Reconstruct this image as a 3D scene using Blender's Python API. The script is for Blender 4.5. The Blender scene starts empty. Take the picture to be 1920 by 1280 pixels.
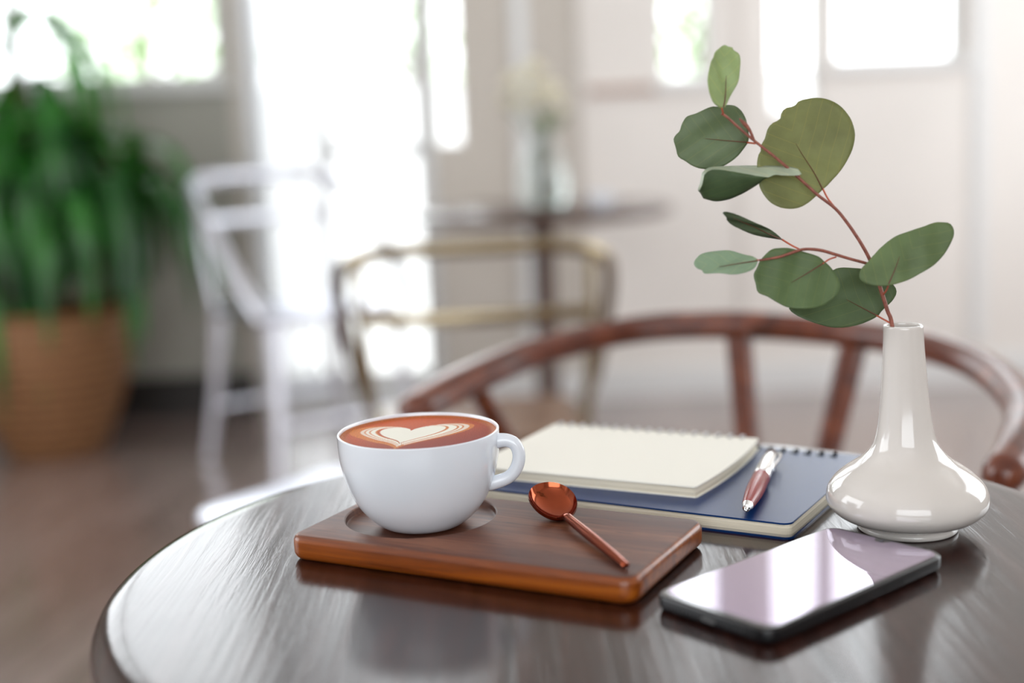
import bpy, bmesh, math, random
from mathutils import Vector, Matrix
random.seed(7)
S = bpy.context.scene
COL = S.collection
PI = math.pi

# ---------------------------------------------------------------- camera
cam_d = bpy.data.cameras.new('camera')
cam = bpy.data.objects.new('camera', cam_d); COL.objects.link(cam)
PITCH, ROLL, CAM_H = .1637, -.0416, 1.006
cp, sp, cr, sr = math.cos(PITCH), math.sin(PITCH), math.cos(ROLL), math.sin(ROLL)
R0, F0, U0 = Vector((1, 0, 0)), Vector((0, cp, -sp)), Vector((0, sp, cp))
RX, UX = cr*R0 + sr*U0, -sr*R0 + cr*U0
M3 = Matrix((RX, UX, -F0)).transposed()
cam.matrix_world = Matrix.Translation((0, 0, CAM_H)) @ M3.to_4x4()
cam_d.sensor_width = 36; cam_d.lens = 2500/1920*36
cam_d.clip_start = .02; cam_d.clip_end = 200
cam_d.dof.use_dof = True; cam_d.dof.focus_distance = .815; cam_d.dof.aperture_fstop = 2.3
S.camera = cam
# ---------------------------------------------------------------- daylight and exposure
W = bpy.data.worlds.new('sky'); S.world = W; W.use_nodes = True
wn = W.node_tree.nodes; wn.clear()
wo = wn.new('ShaderNodeOutputWorld'); wb = wn.new('ShaderNodeBackground')
wb.inputs['Color'].default_value = (.93, .97, 1, 1); wb.inputs['Strength'].default_value = 4.8
W.node_tree.links.new(wb.outputs[0], wo.inputs[0])
S.view_settings.view_transform = 'Standard'; S.view_settings.look = 'None'
S.view_settings.gamma = 1; S.view_settings.use_curve_mapping = False
S.view_settings.exposure = 0.0
S.cycles.use_denoising = True
S.cycles.max_bounces = 10; S.cycles.diffuse_bounces = 5; S.cycles.glossy_bounces = 5
S.cycles.transparent_max_bounces = 12; S.cycles.transmission_bounces = 8
S.cycles.caustics_reflective = False; S.cycles.caustics_refractive = False
S.cycles.sample_clamp_indirect = 6

def portal(name, loc, rot, sx, sy):
    l = bpy.data.lights.new(name, 'AREA'); l.shape = 'RECTANGLE'; l.size = sx; l.size_y = sy
    l.cycles.is_portal = True
    o = bpy.data.objects.new(name, l); COL.objects.link(o); o.location = loc; o.rotation_euler = rot
portal('daylight_portal', (-1.0, 4.78, 1.45), (-PI/2, 0, 0), 3.3, 2.9)
portal('daylight_portal', (1.1, 4.78, 1.9), (-PI/2, 0, 0), 1.4, 2.0)
portal('daylight_portal', (-3.02, 1.5, 1.75), (0, -PI/2, 0), 1.9, 2.2)
portal('daylight_portal', (3.02, 2.9, 1.75), (0, PI/2, 0), 2.1, 3.0)
portal('daylight_portal', (-.3, -3.02, 1.75), (PI/2, 0, 0), 4.0, 2.2)

# ---------------------------------------------------------------- mesh helpers
def link(name, bm, m, parent=None, smooth=True, loc=None, autosmooth=None):
    me = bpy.data.meshes.new(name); bmesh.ops.recalc_face_normals(bm, faces=bm.faces); bm.to_mesh(me); bm.free()
    o = bpy.data.objects.new(name, me); COL.objects.link(o)
    if m is not None:
        for k in (m if isinstance(m, (list, tuple)) else [m]): me.materials.append(k)
    if smooth:
        for p in me.polygons: p.use_smooth = True
        a = autosmooth if autosmooth is not None else 40
        me.set_sharp_from_angle(angle=math.radians(a))
    if parent: o.parent = parent
    if loc: o.location = loc
    return o
def tag(o, label, cat, group=None, kind=None):
    o['label'] = label; o['category'] = cat
    if group: o['group'] = group
    if kind: o['kind'] = kind
    return o
def thing(name, label, cat, loc=(0, 0, 0), rz=0, group=None):
    o = bpy.data.objects.new(name, None); COL.objects.link(o); o.location = loc; o.rotation_euler = (0, 0, rz)
    o.empty_display_size = .05
    return tag(o, label, cat, group)
def struct(name, bm, m, parent=None, smooth=False, label=None):
    o = link(name, bm, m, parent, smooth)
    if parent is None: o['kind'] = 'structure'
    if label: o['label'] = label
    return o
def box(bm, x0, x1, y0, y1, z0, z1, M=None, mi=0):
    vs = [Vector((x, y, z)) for x in (x0, x1) for y in (y0, y1) for z in (z0, z1)]
    if M is not None: vs = [M @ v for v in vs]
    v = [bm.verts.new(p) for p in vs]
    for f in ((0, 1, 3, 2), (4, 6, 7, 5), (0, 4, 5, 1), (2, 3, 7, 6), (0, 2, 6, 4), (1, 5, 7, 3)):
        bm.faces.new([v[i] for i in f]).material_index = mi
    return v
def B(): return bmesh.new()
def lathe(bm, prof, n=96, cx=None, closed_top=False, closed_bottom=False, flip=False, mi=0):
    """prof: list of (r, z); cx(z) -> x offset of the axis"""
    rings = []
    for r, z in prof:
        ox = cx(z) if cx else 0
        if r < 1e-6: rings.append([bm.verts.new((ox, 0, z))])
        else: rings.append([bm.verts.new((ox+r*math.cos(2*PI*i/n), r*math.sin(2*PI*i/n), z)) for i in range(n)])
    for a, b in zip(rings, rings[1:]):
        for i in range(n):
            j = (i+1) % n
            if len(a) == 1 and len(b) == 1: continue
            if len(a) == 1: f = bm.faces.new((a[0], b[j], b[i]))
            elif len(b) == 1: f = bm.faces.new((a[i], a[j], b[0]))
            else: f = bm.faces.new((a[i], a[j], b[j], b[i]))
            f.material_index = mi
def smooth_prof(P, k=6):
    out = []
    n = len(P)
    for i in range(n-1):
        a, b, c, d = P[max(i-1, 0)], P[i], P[i+1], P[min(i+2, n-1)]
        for s in range(k):
            t = s/k
            out.append(tuple(.5*(2*b[q]+(c[q]-a[q])*t+(2*a[q]-5*b[q]+4*c[q]-d[q])*t*t+(3*b[q]-3*c[q]+d[q]-a[q])*t**3) for q in range(len(b))))
    out.append(tuple(P[-1]))
    return out
def tube(bm, P, r, n=12, ry=None, up=None, caps=True, k=6, smoothp=True, round_ends=False, mi=0, power=2.0):
    """sweep an ellipse (r sideways, ry along up) along the points P; r, ry numbers or lists"""
    P = [tuple(p) for p in P]
    m = len(P)
    rr = list(r) if isinstance(r, (list, tuple)) else [r]*m
    ry_ = rr if ry is None else (list(ry) if isinstance(ry, (list, tuple)) else [ry]*m)
    Q = [p+(a, b) for p, a, b in zip(P, rr, ry_)]
    if smoothp and m > 2: Q = smooth_prof(Q, k)
    pts = [Vector(q[:3]) for q in Q]; ra = [q[3] for q in Q]; rb = [q[4] for q in Q]
    T = []
    for i in range(len(pts)):
        d = pts[min(i+1, len(pts)-1)] - pts[max(i-1, 0)]
        T.append(d.normalized() if d.length > 1e-9 else (T[-1] if T else Vector((0, 0, 1))))
    if round_ends:
        def cap(p, t, a, b, sgn):
            res = []
            for q in (0.0, .35, .7, .9):
                c = math.cos(q*PI/2); s_ = math.sin(q*PI/2)
                res.append((p + t*sgn*s_*min(a, b), a*c, b*c))
            return res[1:]
        st = cap(pts[0], T[0], ra[0], rb[0], -1)[::-1]; en = cap(pts[-1], T[-1], ra[-1], rb[-1], 1)
        pts = [s[0] for s in st]+pts+[s[0] for s in en]; ra = [s[1] for s in st]+ra+[s[1] for s in en]; rb = [s[2] for s in st]+rb+[s[2] for s in en]
        T = [T[0]]*3+T+[T[-1]]*3
    if up is not None:
        A = []
        for t in T:
            s = t.cross(Vector(up)); A.append(s.normalized() if s.length > 1e-6 else (A[-1] if A else Vector((1, 0, 0))))
    else:
        s = T[0].cross(Vector((0, 0, 1)))
        if s.length < 1e-3: s = T[0].cross(Vector((1, 0, 0)))
        s.normalize(); A = [s]
        for i in range(1, len(T)):
            a = A[-1]; a = (a - T[i]*a.dot(T[i])).normalized(); A.append(a)
    rings = []
    for p, t, a, x, y in zip(pts, T, A, ra, rb):
        b = a.cross(t).normalized()
        ring = []
        for i in range(n):
            c, s = math.cos(2*PI*i/n), math.sin(2*PI*i/n)
            c = math.copysign(abs(c)**(2/power), c); s = math.copysign(abs(s)**(2/power), s)
            ring.append(bm.verts.new(p + a*x*c + b*y*s))
        rings.append(ring)
    for a, b in zip(rings, rings[1:]):
        for i in range(n):
            j = (i+1) % n; bm.faces.new((a[i], a[j], b[j], b[i])).material_index = mi
    if caps:
        bm.faces.new(rings[0][::-1]).material_index = mi; bm.faces.new(rings[-1]).material_index = mi
def rrect(x0, x1, y0, y1, r, n=6):
    """rounded rectangle outline, counter clockwise; r number or 4 radii (from x0y0 ccw)"""
    rs = r if isinstance(r, (list, tuple)) else [r]*4
    out = []
    for (cx, cy, a0, q) in ((x0, y0, PI, rs[0]), (x1, y0, 1.5*PI, rs[1]), (x1, y1, 0, rs[2]), (x0, y1, .5*PI, rs[3])):
        ox = cx + q*(1 if cx == x0 else -1); oy = cy + q*(1 if cy == y0 else -1)
        for i in range(n+1):
            a = a0 + PI/2*i/n
            out.append((ox+q*math.cos(a), oy+q*math.sin(a)))
    return out
def inset(out, d):
    """move a ccw outline inwards by d"""
    n = len(out); res = []
    for i in range(n):
        a, b, c = Vector(out[i-1]), Vector(out[i]), Vector(out[(i+1) % n])
        e1 = (b-a); e2 = (c-b)
        if e1.length < 1e-9: e1 = e2
        if e2.length < 1e-9: e2 = e1
        n1 = Vector((-e1.y, e1.x)).normalized(); n2 = Vector((-e2.y, e2.x)).normalized()
        m = (n1+n2); m = m.normalized() if m.length > 1e-6 else n1
        k = d/max(.3, m.dot(n1)); res.append((b.x+m.x*k, b.y+m.y*k))
    return res
def stack(bm, out, levels, M=None, mi=0, cap=(True, True)):
    """levels: list of (z, inset); skins the outline through them"""
    rings = []
    for z, d in levels:
        o = inset(out, d) if abs(d) > 1e-9 else out
        rings.append([bm.verts.new((M @ Vector((x, y, z))) if M is not None else (x, y, z)) for x, y in o])
    n = len(out)
    for a, b in zip(rings, rings[1:]):
        for i in range(n):
            j = (i+1) % n; bm.faces.new((a[i], a[j], b[j], b[i])).material_index = mi
    if cap[0]: bm.faces.new(rings[0][::-1]).material_index = mi
    if cap[1]: bm.faces.new(rings[-1]).material_index = mi
    return rings
def bevel_levels(z0, z1, r, n=4, rt=None):
    """rounded lower and upper edge between z0 and z1"""
    rt = r if rt is None else rt
    L = [(z0 + r*(1-math.cos(i/n*PI/2)), r*(1-math.sin(i/n*PI/2))) for i in range(n+1)]
    L += [(z1 - rt*(1-math.sin(i/n*PI/2)), rt*(1-math.cos(i/n*PI/2))) for i in range(n+1)]
    return L

# ---------------------------------------------------------------- materials
def lin(c): return tuple(((v/255)/12.92 if v/255 <= .04045 else ((v/255+.055)/1.055)**2.4) for v in c)
def mat(name, col=(.8, .8, .8), rough=.5, metal=0, coat=0, coat_rough=.05, spec=.5, trans=0, ior=1.5, sss=0, emit=None):
    m = bpy.data.materials.new(name); m.use_nodes = True
    b = m.node_tree.nodes['Principled BSDF']
    b.inputs['Base Color'].default_value = (*col, 1); b.inputs['Roughness'].default_value = rough
    b.inputs['Metallic'].default_value = metal; b.inputs['Coat Weight'].default_value = coat
    b.inputs['Coat Roughness'].default_value = coat_rough; b.inputs['Specular IOR Level'].default_value = spec
    b.inputs['Transmission Weight'].default_value = trans; b.inputs['IOR'].default_value = ior
    if sss:
        b.inputs['Subsurface Weight'].default_value = sss; b.inputs['Subsurface Radius'].default_value = (.01, .01, .008)
        b.inputs['Subsurface Scale'].default_value = .3
    return m
class N:
    """tiny node wiring helper"""
    def __init__(s, m): s.m = m; s.t = m.node_tree; s.b = s.t.nodes['Principled BSDF']
    def new(s, typ, **kw):
        n = s.t.nodes.new(typ)
        for k, v in kw.items():
            if k.startswith('i_'): n.inputs[k[2:].replace('_', ' ')].default_value = v
            else: setattr(n, k, v)
        return n
    def ln(s, a, b): s.t.links.new(a, b)
    def coords(s, scale=(1, 1, 1), rot=(0, 0, 0), kind='Object'):
        c = s.new('ShaderNodeTexCoord'); mp = s.new('ShaderNodeMapping')
        mp.inputs['Scale'].default_value = scale; mp.inputs['Rotation'].default_value = rot
        s.ln(c.outputs[kind], mp.inputs[0]); return mp.outputs[0]
    def noise(s, vec, scale, detail=4, rough=.55, dist=0):
        n = s.new('ShaderNodeTexNoise'); n.inputs['Scale'].default_value = scale; n.inputs['Detail'].default_value = detail
        n.inputs['Roughness'].default_value = rough; n.inputs['Distortion'].default_value = dist
        s.ln(vec, n.inputs['Vector']); return n.outputs['Fac']
    def ramp(s, fac, stops):
        r = s.new('ShaderNodeValToRGB'); e = r.color_ramp.elements
        while len(e) < len(stops): e.new(.5)
        for q, (p, c) in zip(e, stops): q.position = p; q.color = (*c, 1)
        s.ln(fac, r.inputs[0]); return r.outputs[0]
    def bump(s, h, strength, dist=.001, normal=None, coat=False):
        b = s.new('ShaderNodeBump'); b.inputs['Strength'].default_value = strength; b.inputs['Distance'].default_value = dist
        s.ln(h, b.inputs['Height'])
        if normal: s.ln(normal, b.inputs['Normal'])
        s.ln(b.outputs[0], s.b.inputs['Normal'])
        if coat: s.ln(b.outputs[0], s.b.inputs['Coat Normal'])
        return b.outputs[0]
    def mixc(s, f, a, b, mode='MIX'):
        n = s.new('ShaderNodeMix'); n.data_type = 'RGBA'; n.blend_type = mode
        for v, i in ((f, n.inputs[0]), (a, n.inputs[6]), (b, n.inputs[7])):
            if hasattr(v, 'is_linked') or hasattr(v, 'links'): s.ln(v, i)
            elif isinstance(v, tuple): i.default_value = (*v, 1)
            else: i.default_value = v
        return n.outputs[2]

def wood(name, stops, scale=(1, 1, 1), rot=(0, 0, 0), rough=.35, coat=0, bump=.15, bdist=.0005, nscale=14, coat_rough=.08, pores=None, spec=.5):
    m = mat(name, rough=rough, coat=coat, coat_rough=coat_rough, spec=spec); n = N(m)
    v = n.coords(scale, rot)
    a = n.noise(v, nscale, 5, .6, 1.2)
    c = n.ramp(a, stops)
    if pores:
        pv = n.coords(tuple(s*q for s, q in zip(scale, pores[0])), rot)
        p = n.noise(pv, pores[1], 2, .5, 0)
        pf = n.ramp(p, [(.60, (0, 0, 0)), (.68, (1, 1, 1))])
        c = n.mixc(pf, c, pores[2])
    n.ln(c, n.b.inputs['Base Color'])
    n.bump(a, bump, bdist, coat=True)
    return m
# ---------------------------------------------------------------- the room
def plaster(name, col, rough=.6, var=.05):
    m = mat(name, col, rough); n = N(m); v = n.coords((1, 1, 1))
    f = n.noise(v, 1.3, 3); c0 = tuple(q*(1-var) for q in col); c1 = tuple(min(1, q*(1+var)) for q in col)
    n.ln(n.ramp(f, [(.3, c0), (.7, c1)]), n.b.inputs['Base Color'])
    n.bump(n.noise(v, 60, 3), .05, .002); return m
M_wall = plaster('wall_plaster', lin((230, 225, 220)))
M_wallm = plaster('pale_grey_wall_paint', lin((200, 193, 184)))
M_wallg = plaster('grey_wall_section', lin((166, 165, 156)))  # darker grey for the left section of the back wall
M_ceil = plaster('ceiling_paint', lin((235, 232, 228)))
M_frame = mat('white_window_paint', lin((225, 226, 226)), .35)
M_base = mat('dark_baseboard_paint', lin((38, 34, 32)), .4)
def wall_open(name, m, axis, p0, p1, a0, a1, z0, z1, ops, mats=None):
    """wall between p0..p1 (thickness), a0..a1 along it, with openings (a0,a1,z0,z1)"""
    bm = B()
    xs = sorted({a0, a1, *[o[0] for o in ops], *[o[1] for o in ops]}); zs = sorted({z0, z1, *[o[2] for o in ops], *[o[3] for o in ops]})
    for i in range(len(xs)-1):
        run = None
        for j in range(len(zs)-1):
            cx, cz = (xs[i]+xs[i+1])/2, (zs[j]+zs[j+1])/2
            solid = not any(o[0] < cx < o[1] and o[2] < cz < o[3] for o in ops)
            if solid:
                if axis == 'x': box(bm, xs[i], xs[i+1], p0, p1, zs[j], zs[j+1])
                else: box(bm, p0, p1, xs[i], xs[i+1], zs[j], zs[j+1])
    bmesh.ops.remove_doubles(bm, verts=bm.verts, dist=1e-5)
    seen = {}
    for f in list(bm.faces):
        key = tuple(sorted(v.index for v in f.verts)) if False else tuple(sorted((round(v.co.x, 4), round(v.co.y, 4), round(v.co.z, 4)) for v in f.verts))
        seen.setdefault(key, []).append(f)
    for fs in seen.values():
        if len(fs) > 1:
            for f in fs: bm.faces.remove(f)
    return struct(name, bm, m)
YB = 4.75
W1 = (-2.6, -.965, 1.175, 2.9); DR = (-.90, -.245, 0, 2.9); W2 = (-.236, -.144, .93, 2.9)
W3 = (.563, .735, 1.12, 2.9); W4 = (.945, 1.11, .99, 2.9); W5 = (1.165, 1.62, 1.15, 2.9)
wall_open('wall_back', M_wall, 'x', YB, YB+.14, .27, 3.0, 0, 3.1, [W3, W4, W5])
wall_open('wall_back_middle', M_wallm, 'x', YB, YB+.14, -.95, .27, 0, 3.1, [(-.90, -.245, 0, 2.9), W2])
wall_open('wall_back_grey', M_wallg, 'x', YB, YB+.14, -3.0, -.95, 0, 3.1, [W1])
wall_open('wall_left', M_wall, 'y', -3.14, -3.0, -3.0, YB+.14, 0, 3.1, [(.4, 2.6, .8, 2.7)])
wall_open('wall_right', M_wall, 'y', 3.0, 3.14, -3.0, YB+.14, 0, 3.1, [(1.5, 4.3, .8, 2.8)])
wall_open('wall_rear', M_wall, 'x', -3.14, -3.0, -3.0, 3.0, 0, 3.1, [(-2.0, 1.4, .8, 2.7)])
bm = B(); box(bm, -3.14, 3.14, -3.14, YB+.14, 3.1, 3.2); struct('ceiling', bm, M_ceil)
# floor of dark glossy boards
M_floor = mat('dark_floor_boards', rough=.25, coat=1.0, coat_rough=.24); n = N(M_floor)
v = n.coords((1, 1, 1), (0, 0, math.radians(12)))
br = n.new('ShaderNodeTexBrick'); br.offset = .37; br.inputs['Scale'].default_value = 1
br.inputs['Brick Width'].default_value = 1.3; br.inputs['Row Height'].default_value = .09; br.inputs['Mortar Size'].default_value = .0016
br.inputs['Color1'].default_value = (*lin((162, 144, 140)), 1); br.inputs['Color2'].default_value = (*lin((122, 104, 100)), 1); br.inputs['Mortar'].default_value = (*lin((18, 12, 10)), 1)
v2 = n.coords((1, 1, 1), (0, 0, math.radians(102)))
n.ln(v2, br.inputs['Vector'])
vg = n.coords((14, 1, 1), (0, 0, math.radians(12)))
g = n.noise(vg, 5, 5, .6, .5)
n.ln(n.mixc(.45, br.outputs['Color'], n.ramp(g, [(.3, lin((96, 76, 70))), (.7, lin((170, 146, 136)))])), n.b.inputs['Base Color'])
n.ln(n.ramp(n.noise(v2, 3, 3), [(.3, (.14,)*3), (.7, (.26,)*3)]), n.b.inputs['Roughness'])
n.bump(br.outputs['Fac'], -.3, .002)
bm = B(); box(bm, -3.14, 3.14, -3.14, YB+.14, -.08, 0); struct('floor', bm, M_floor)
bm = B(); stack(bm, [(-3.0, YB-.018), (-.93, YB-.018), (-.93, YB), (-3.0, YB)], [(0, 0), (.14, 0), (.148, .004)]); struct('baseboard_back', bm, M_base)
bm = B(); stack(bm, [(-.2, YB-.018), (3.0, YB-.018), (3.0, YB), (-.2, YB)], [(0, 0), (.10, 0), (.104, .004)]); struct('baseboard_right', bm, M_frame)

# glass that reflects a little and lets the garden through
def pane_mat(name, tint=(1, 1, 1)):
    m = bpy.data.materials.new(name); m.use_nodes = True; t = m.node_tree; t.nodes.clear()
    o = t.nodes.new('ShaderNodeOutputMaterial'); mx = t.nodes.new('ShaderNodeMixShader'); tr = t.nodes.new('ShaderNodeBsdfTransparent')
    gl = t.nodes.new('ShaderNodeBsdfGlossy'); fr = t.nodes.new('ShaderNodeFresnel'); fr.inputs[0].default_value = 1.45
    gl.inputs['Roughness'].default_value = .02; tr.inputs[0].default_value = (*tint, 1)
    t.links.new(fr.outputs[0], mx.inputs[0]); t.links.new(tr.outputs[0], mx.inputs[1]); t.links.new(gl.outputs[0], mx.inputs[2]); t.links.new(mx.outputs[0], o.inputs[0])
    return m
M_pane = pane_mat('window_glass')
def frame_bm(x0, x1, z0, z1, y0, y1, w, muntx=(), muntz=(), mw=.03, bottom=None):
    bm = B(); b = bottom if bottom is not None else w
    box(bm, x0, x0+w, y0, y1, z0, z1); box(bm, x1-w, x1, y0, y1, z0, z1)
    box(bm, x0+w, x1-w, y0, y1, z0, z0+b); box(bm, x0+w, x1-w, y0, y1, z1-w, z1)
    for z in muntz: box(bm, x0+w, x1-w, y0+.01, y1-.01, z-mw/2, z+mw/2)
    for x in muntx: box(bm, x-mw/2, x+mw/2, y0+.012, y1-.012, z0+b, z1-w)
    return bm
def window(k, W, w=.04, muntx=(), muntz=(), mw=.03, sill=True, y=YB+.05):
    f = struct('window_%d' % k, frame_bm(W[0], W[1], W[2], W[3], y, y+.06, w, muntx, muntz, mw), M_frame)
    bm = B(); box(bm, W[0]+w*.5, W[1]-w*.5, y+.027, y+.033, W[2]+w*.5, W[3]-w*.5); link('glass_pane', bm, M_pane, f, False)
    if sill:
        bm = B(); box(bm, W[0]-.03, W[1]+.03, YB-.03, YB+.05, W[2]-.022, W[2]-.001); link('window_sill', bm, M_frame, f, False)
    return f
window(1, W1, .04, (-1.72,), (), .05)
window(2, W2, .008, sill=False)
window(3, W3, .014)
window(4, W4, .012, sill=False)
window(5, W5, .025, (), ())
# double glazed door
dj = struct('door_1', frame_bm(DR[0], DR[1]+.0, 0, 2.9, YB+.01, YB+.13, .03, bottom=.02), M_frame)
bm = frame_bm(-.868, -.655, .025, 2.865, YB+.04, YB+.085, .022, (), (), .03, .1); l1 = link('door_leaf', bm, M_frame, dj, False)
bm = B(); box(bm, -.85, -.67, YB+.06, YB+.066, .1, 2.85); link('glass_pane', bm, M_pane, l1, False)
bm = frame_bm(-.650, -.278, .025, 2.865, YB+.04, YB+.085, .03, (), (.92, 1.9), .055, .1); l2 = link('door_leaf', bm, M_frame, dj, False)
bm = B(); box(bm, -.63, -.30, YB+.06, YB+.066, .1, 2.85); link('glass_pane', bm, M_pane, l2, False)
bm = B(); tube(bm, [(-.64, YB+.03, .98), (-.64, YB-.0, .98), (-.60, YB-.005, .98), (-.56, YB-.005, .985)], .008, 10); link('door_handle', bm, mat('handle_steel', (.6, .6, .6), .25, 1), l2)
# mouldings on the right hand wall: a ledge and upright battens
bm = B(); box(bm, .30, .545, YB-.02, YB, 1.085, 1.11); struct('trim_1', bm, mat('brown_ledge', lin((176, 150, 138)), .5))
for k, (x, w) in enumerate(((.29, .03), (.07, .05), (.845, .02), (1.68, .05))):
    bm = B(); box(bm, x-w/2, x+w/2, YB-.012, YB, .15, 3.1); struct('trim_%d' % (k+2), bm, M_frame if k in (1, 3) else M_wall)
# sheer curtain beside the door
M_cur = bpy.data.materials.new('sheer_curtain_cloth'); M_cur.use_nodes = True; t = M_cur.node_tree; t.nodes.clear()
o_ = t.nodes.new('ShaderNodeOutputMaterial'); mx = t.nodes.new('ShaderNodeMixShader'); d_ = t.nodes.new('ShaderNodeBsdfDiffuse'); tl = t.nodes.new('ShaderNodeBsdfTranslucent')
d_.inputs[0].default_value = (.9, .9, .92, 1); tl.inputs[0].default_value = (.9, .92, .95, 1); mx.inputs[0].default_value = .65
tp = t.nodes.new('ShaderNodeBsdfTransparent'); m2_ = t.nodes.new('ShaderNodeMixShader'); m2_.inputs[0].default_value = .35
t.links.new(d_.outputs[0], mx.inputs[1]); t.links.new(tl.outputs[0], mx.inputs[2]); t.links.new(mx.outputs[0], m2_.inputs[1]); t.links.new(tp.outputs[0], m2_.inputs[2]); t.links.new(m2_.outputs[0], o_.inputs[0])
cur = thing('sheer_curtain', 'long white sheer curtain hanging beside the glazed door', 'curtain', (-.775, YB-.06, 0))
bm = B(); n_ = 60; rows = []
for z in (.05, 1.0, 2.0, 2.93):
    rows.append([bm.verts.new((-.115+.21*i/n_, .016*math.sin(i/n_*2*PI*5+z*.3), z)) for i in range(n_+1)])
for a, b in zip(rows, rows[1:]):
    for i in range(n_): bm.faces.new((a[i], a[i+1], b[i+1], b[i]))
link('curtain_cloth', bm, M_cur, cur)
bm = B(); tube(bm, [(-.16, .0, 2.95), (.14, .0, 2.95)], .009, 10, smoothp=False); link('curtain_rod', bm, mat('rod_metal', (.5, .5, .5), .3, 1), cur)
bm = B(); box(bm, -.13, -.118, 0, .06, 2.94, 2.96); M_br = mat('bracket_metal', (.5, .5, .5), .3, 1); link('rod_bracket', bm, M_br, cur)
bm = B(); box(bm, .09, .102, 0, .06, 2.94, 2.96); link('rod_bracket', bm, M_br, cur)

# ---------------------------------------------------------------- outside
M_terr = plaster('pale_terrace_stone', (.62, .62, .60), .8)
bm = B(); box(bm, -14, 14, YB+.14, 16, -.12, -.02); struct('ground', bm, M_terr)
bm = B(); box(bm, -12, 12, 9.0, 9.15, -.02, 1.22); box(bm, -12, 12, 8.97, 9.18, 1.22, 1.27); g_ = struct('wall_garden', bm, plaster('white_garden_wall', (.85, .85, .85), .8))
def leaf_mat(name, c, tr=.35, rough=.5):
    m = mat(name, c, rough); n = N(m)
    f = n.noise(n.coords((1, 1, 1)), 3, 2)
    n.ln(n.ramp(f, [(.35, tuple(q*.7 for q in c)), (.65, tuple(min(1, q*1.3) for q in c))]), n.b.inputs['Base Color'])
    tl = n.new('ShaderNodeBsdfTranslucent'); tl.inputs[0].default_value = (c[0]*1.2, min(1, c[1]*1.3), c[2]*.6, 1)
    mx = n.new('ShaderNodeMixShader'); mx.inputs[0].default_value = tr
    out = n.t.nodes['Material Output']; n.ln(n.b.outputs[0], mx.inputs[1]); n.ln(tl.outputs[0], mx.inputs[2]); n.ln(mx.outputs[0], out.inputs[0])
    return m
M_tree = leaf_mat('garden_leaves', (.27, .42, .20))
M_bark = wood('tree_bark', [(.3, lin((70, 55, 44))), (.7, lin((110, 92, 76)))], (6, 6, 1), rough=.9)
def garden_tree(x, y, h, r, label, n=420, seed=0, zc=None, leafs=.09):
    rnd = random.Random(seed)
    t = thing('garden_tree', label, 'tree', (x, y, -.02), 0, 'trees behind the garden wall')
    bm = B(); tube(bm, [(0, 0, 0), (.05, .02, h*.35), (-.03, 0, h*.6), (.04, 0, h*.85)], [.07, .055, .04, .02], 8)
    for k in range(5):
        a = k*1.3; tube(bm, [(0, 0, h*(.45+.06*k)), (.4*r*math.cos(a), .4*r*math.sin(a), h*(.55+.06*k)), (.75*r*math.cos(a), .75*r*math.sin(a), h*(.62+.06*k))], [.03, .02, .008], 6)
    link('trunk', bm, M_bark, t)
    bm = B()
    for k in range(n):
        u = rnd.random()**.4; th = rnd.uniform(0, 2*PI); ph = math.acos(rnd.uniform(-1, 1))
        c = Vector((r*u*math.sin(ph)*math.cos(th), r*u*math.sin(ph)*math.sin(th), h*.68+.36*h*u*math.cos(ph)))
        d = Vector((rnd.uniform(-1, 1), rnd.uniform(-1, 1), rnd.uniform(-1, .4))).normalized(); s = d.cross(Vector((rnd.uniform(-1, 1), rnd.uniform(-1, 1), rnd.uniform(-1, 1)))).normalized()
        L = leafs*rnd.uniform(.7, 1.5); w = L*.33; nn = d.cross(s)*L*.1
        p = [c, c+d*L*.5+s*w+nn, c+d*L-nn, c+d*L*.5-s*w+nn]
        bm.faces.new([bm.verts.new(q) for q in p])
    link('foliage', bm, M_tree, t)
garden_tree(-2.6, 10.2, 2.6, .8, 'leafy tree outside the left window, half behind the potted palm', 900, 1)
garden_tree(-.7, 11.0, 2.3, .75, 'leafy tree outside above the garden wall, seen in the door glass', 500, 2)
garden_tree(1.45, 9.7, 2.3, .42, 'small leafy tree outside the narrow window right of the flower vase', 500, 3)
# ---------------------------------------------------------------- round table
TZ = .75; TC = (.0612, .7524)
M_tab = mat('dark_stained_table_wood', rough=.15, coat=.12, coat_rough=.1, spec=.5); n = N(M_tab)
vt = n.coords((22, 1.2, 1), (0, 0, math.radians(4)))
g1 = n.noise(vt, 6, 6, .6, .6)
vt2 = n.coords((60, 2.2, 1), (0, 0, math.radians(4)))
g2 = n.noise(vt2, 5, 3, .6, .2)
pl = n.new('ShaderNodeTexNoise'); pl.inputs['Scale'].default_value = 2
c = n.ramp(g1, [(.25, lin((26, 12, 9))), (.5, lin((44, 21, 16))), (.75, lin((64, 34, 27)))])
n.ln(c, n.b.inputs['Base Color'])
b1 = n.new('ShaderNodeBump'); b1.inputs['Strength'].default_value = .2; b1.inputs['Distance'].default_value = .0012; n.ln(g1, b1.inputs['Height'])
vb = n.coords((1, 1, 1)); wv = n.noise(vb, 7, 2)
b2 = n.new('ShaderNodeBump'); b2.inputs['Strength'].default_value = .25; b2.inputs['Distance'].default_value = .0004; n.ln(g2, b2.inputs['Height']); n.ln(b1.outputs[0], b2.inputs['Normal'])
b3 = n.new('ShaderNodeBump'); b3.inputs['Strength'].default_value = .12; b3.inputs['Distance'].default_value = .004; n.ln(wv, b3.inputs['Height']); n.ln(b2.outputs[0], b3.inputs['Normal'])
n.ln(b3.outputs[0], n.b.inputs['Normal'])
tb = thing('round_table', 'dark brown round wooden table carrying the coffee cup and notebooks', 'table', (TC[0], TC[1], 0))
bm = B(); R_ = .3030
prof = [(0, TZ-.032)] + [(R_-.014-.0+.0, TZ-.032)]
prof = [(0, TZ-.032), (.27, TZ-.032)]
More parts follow.
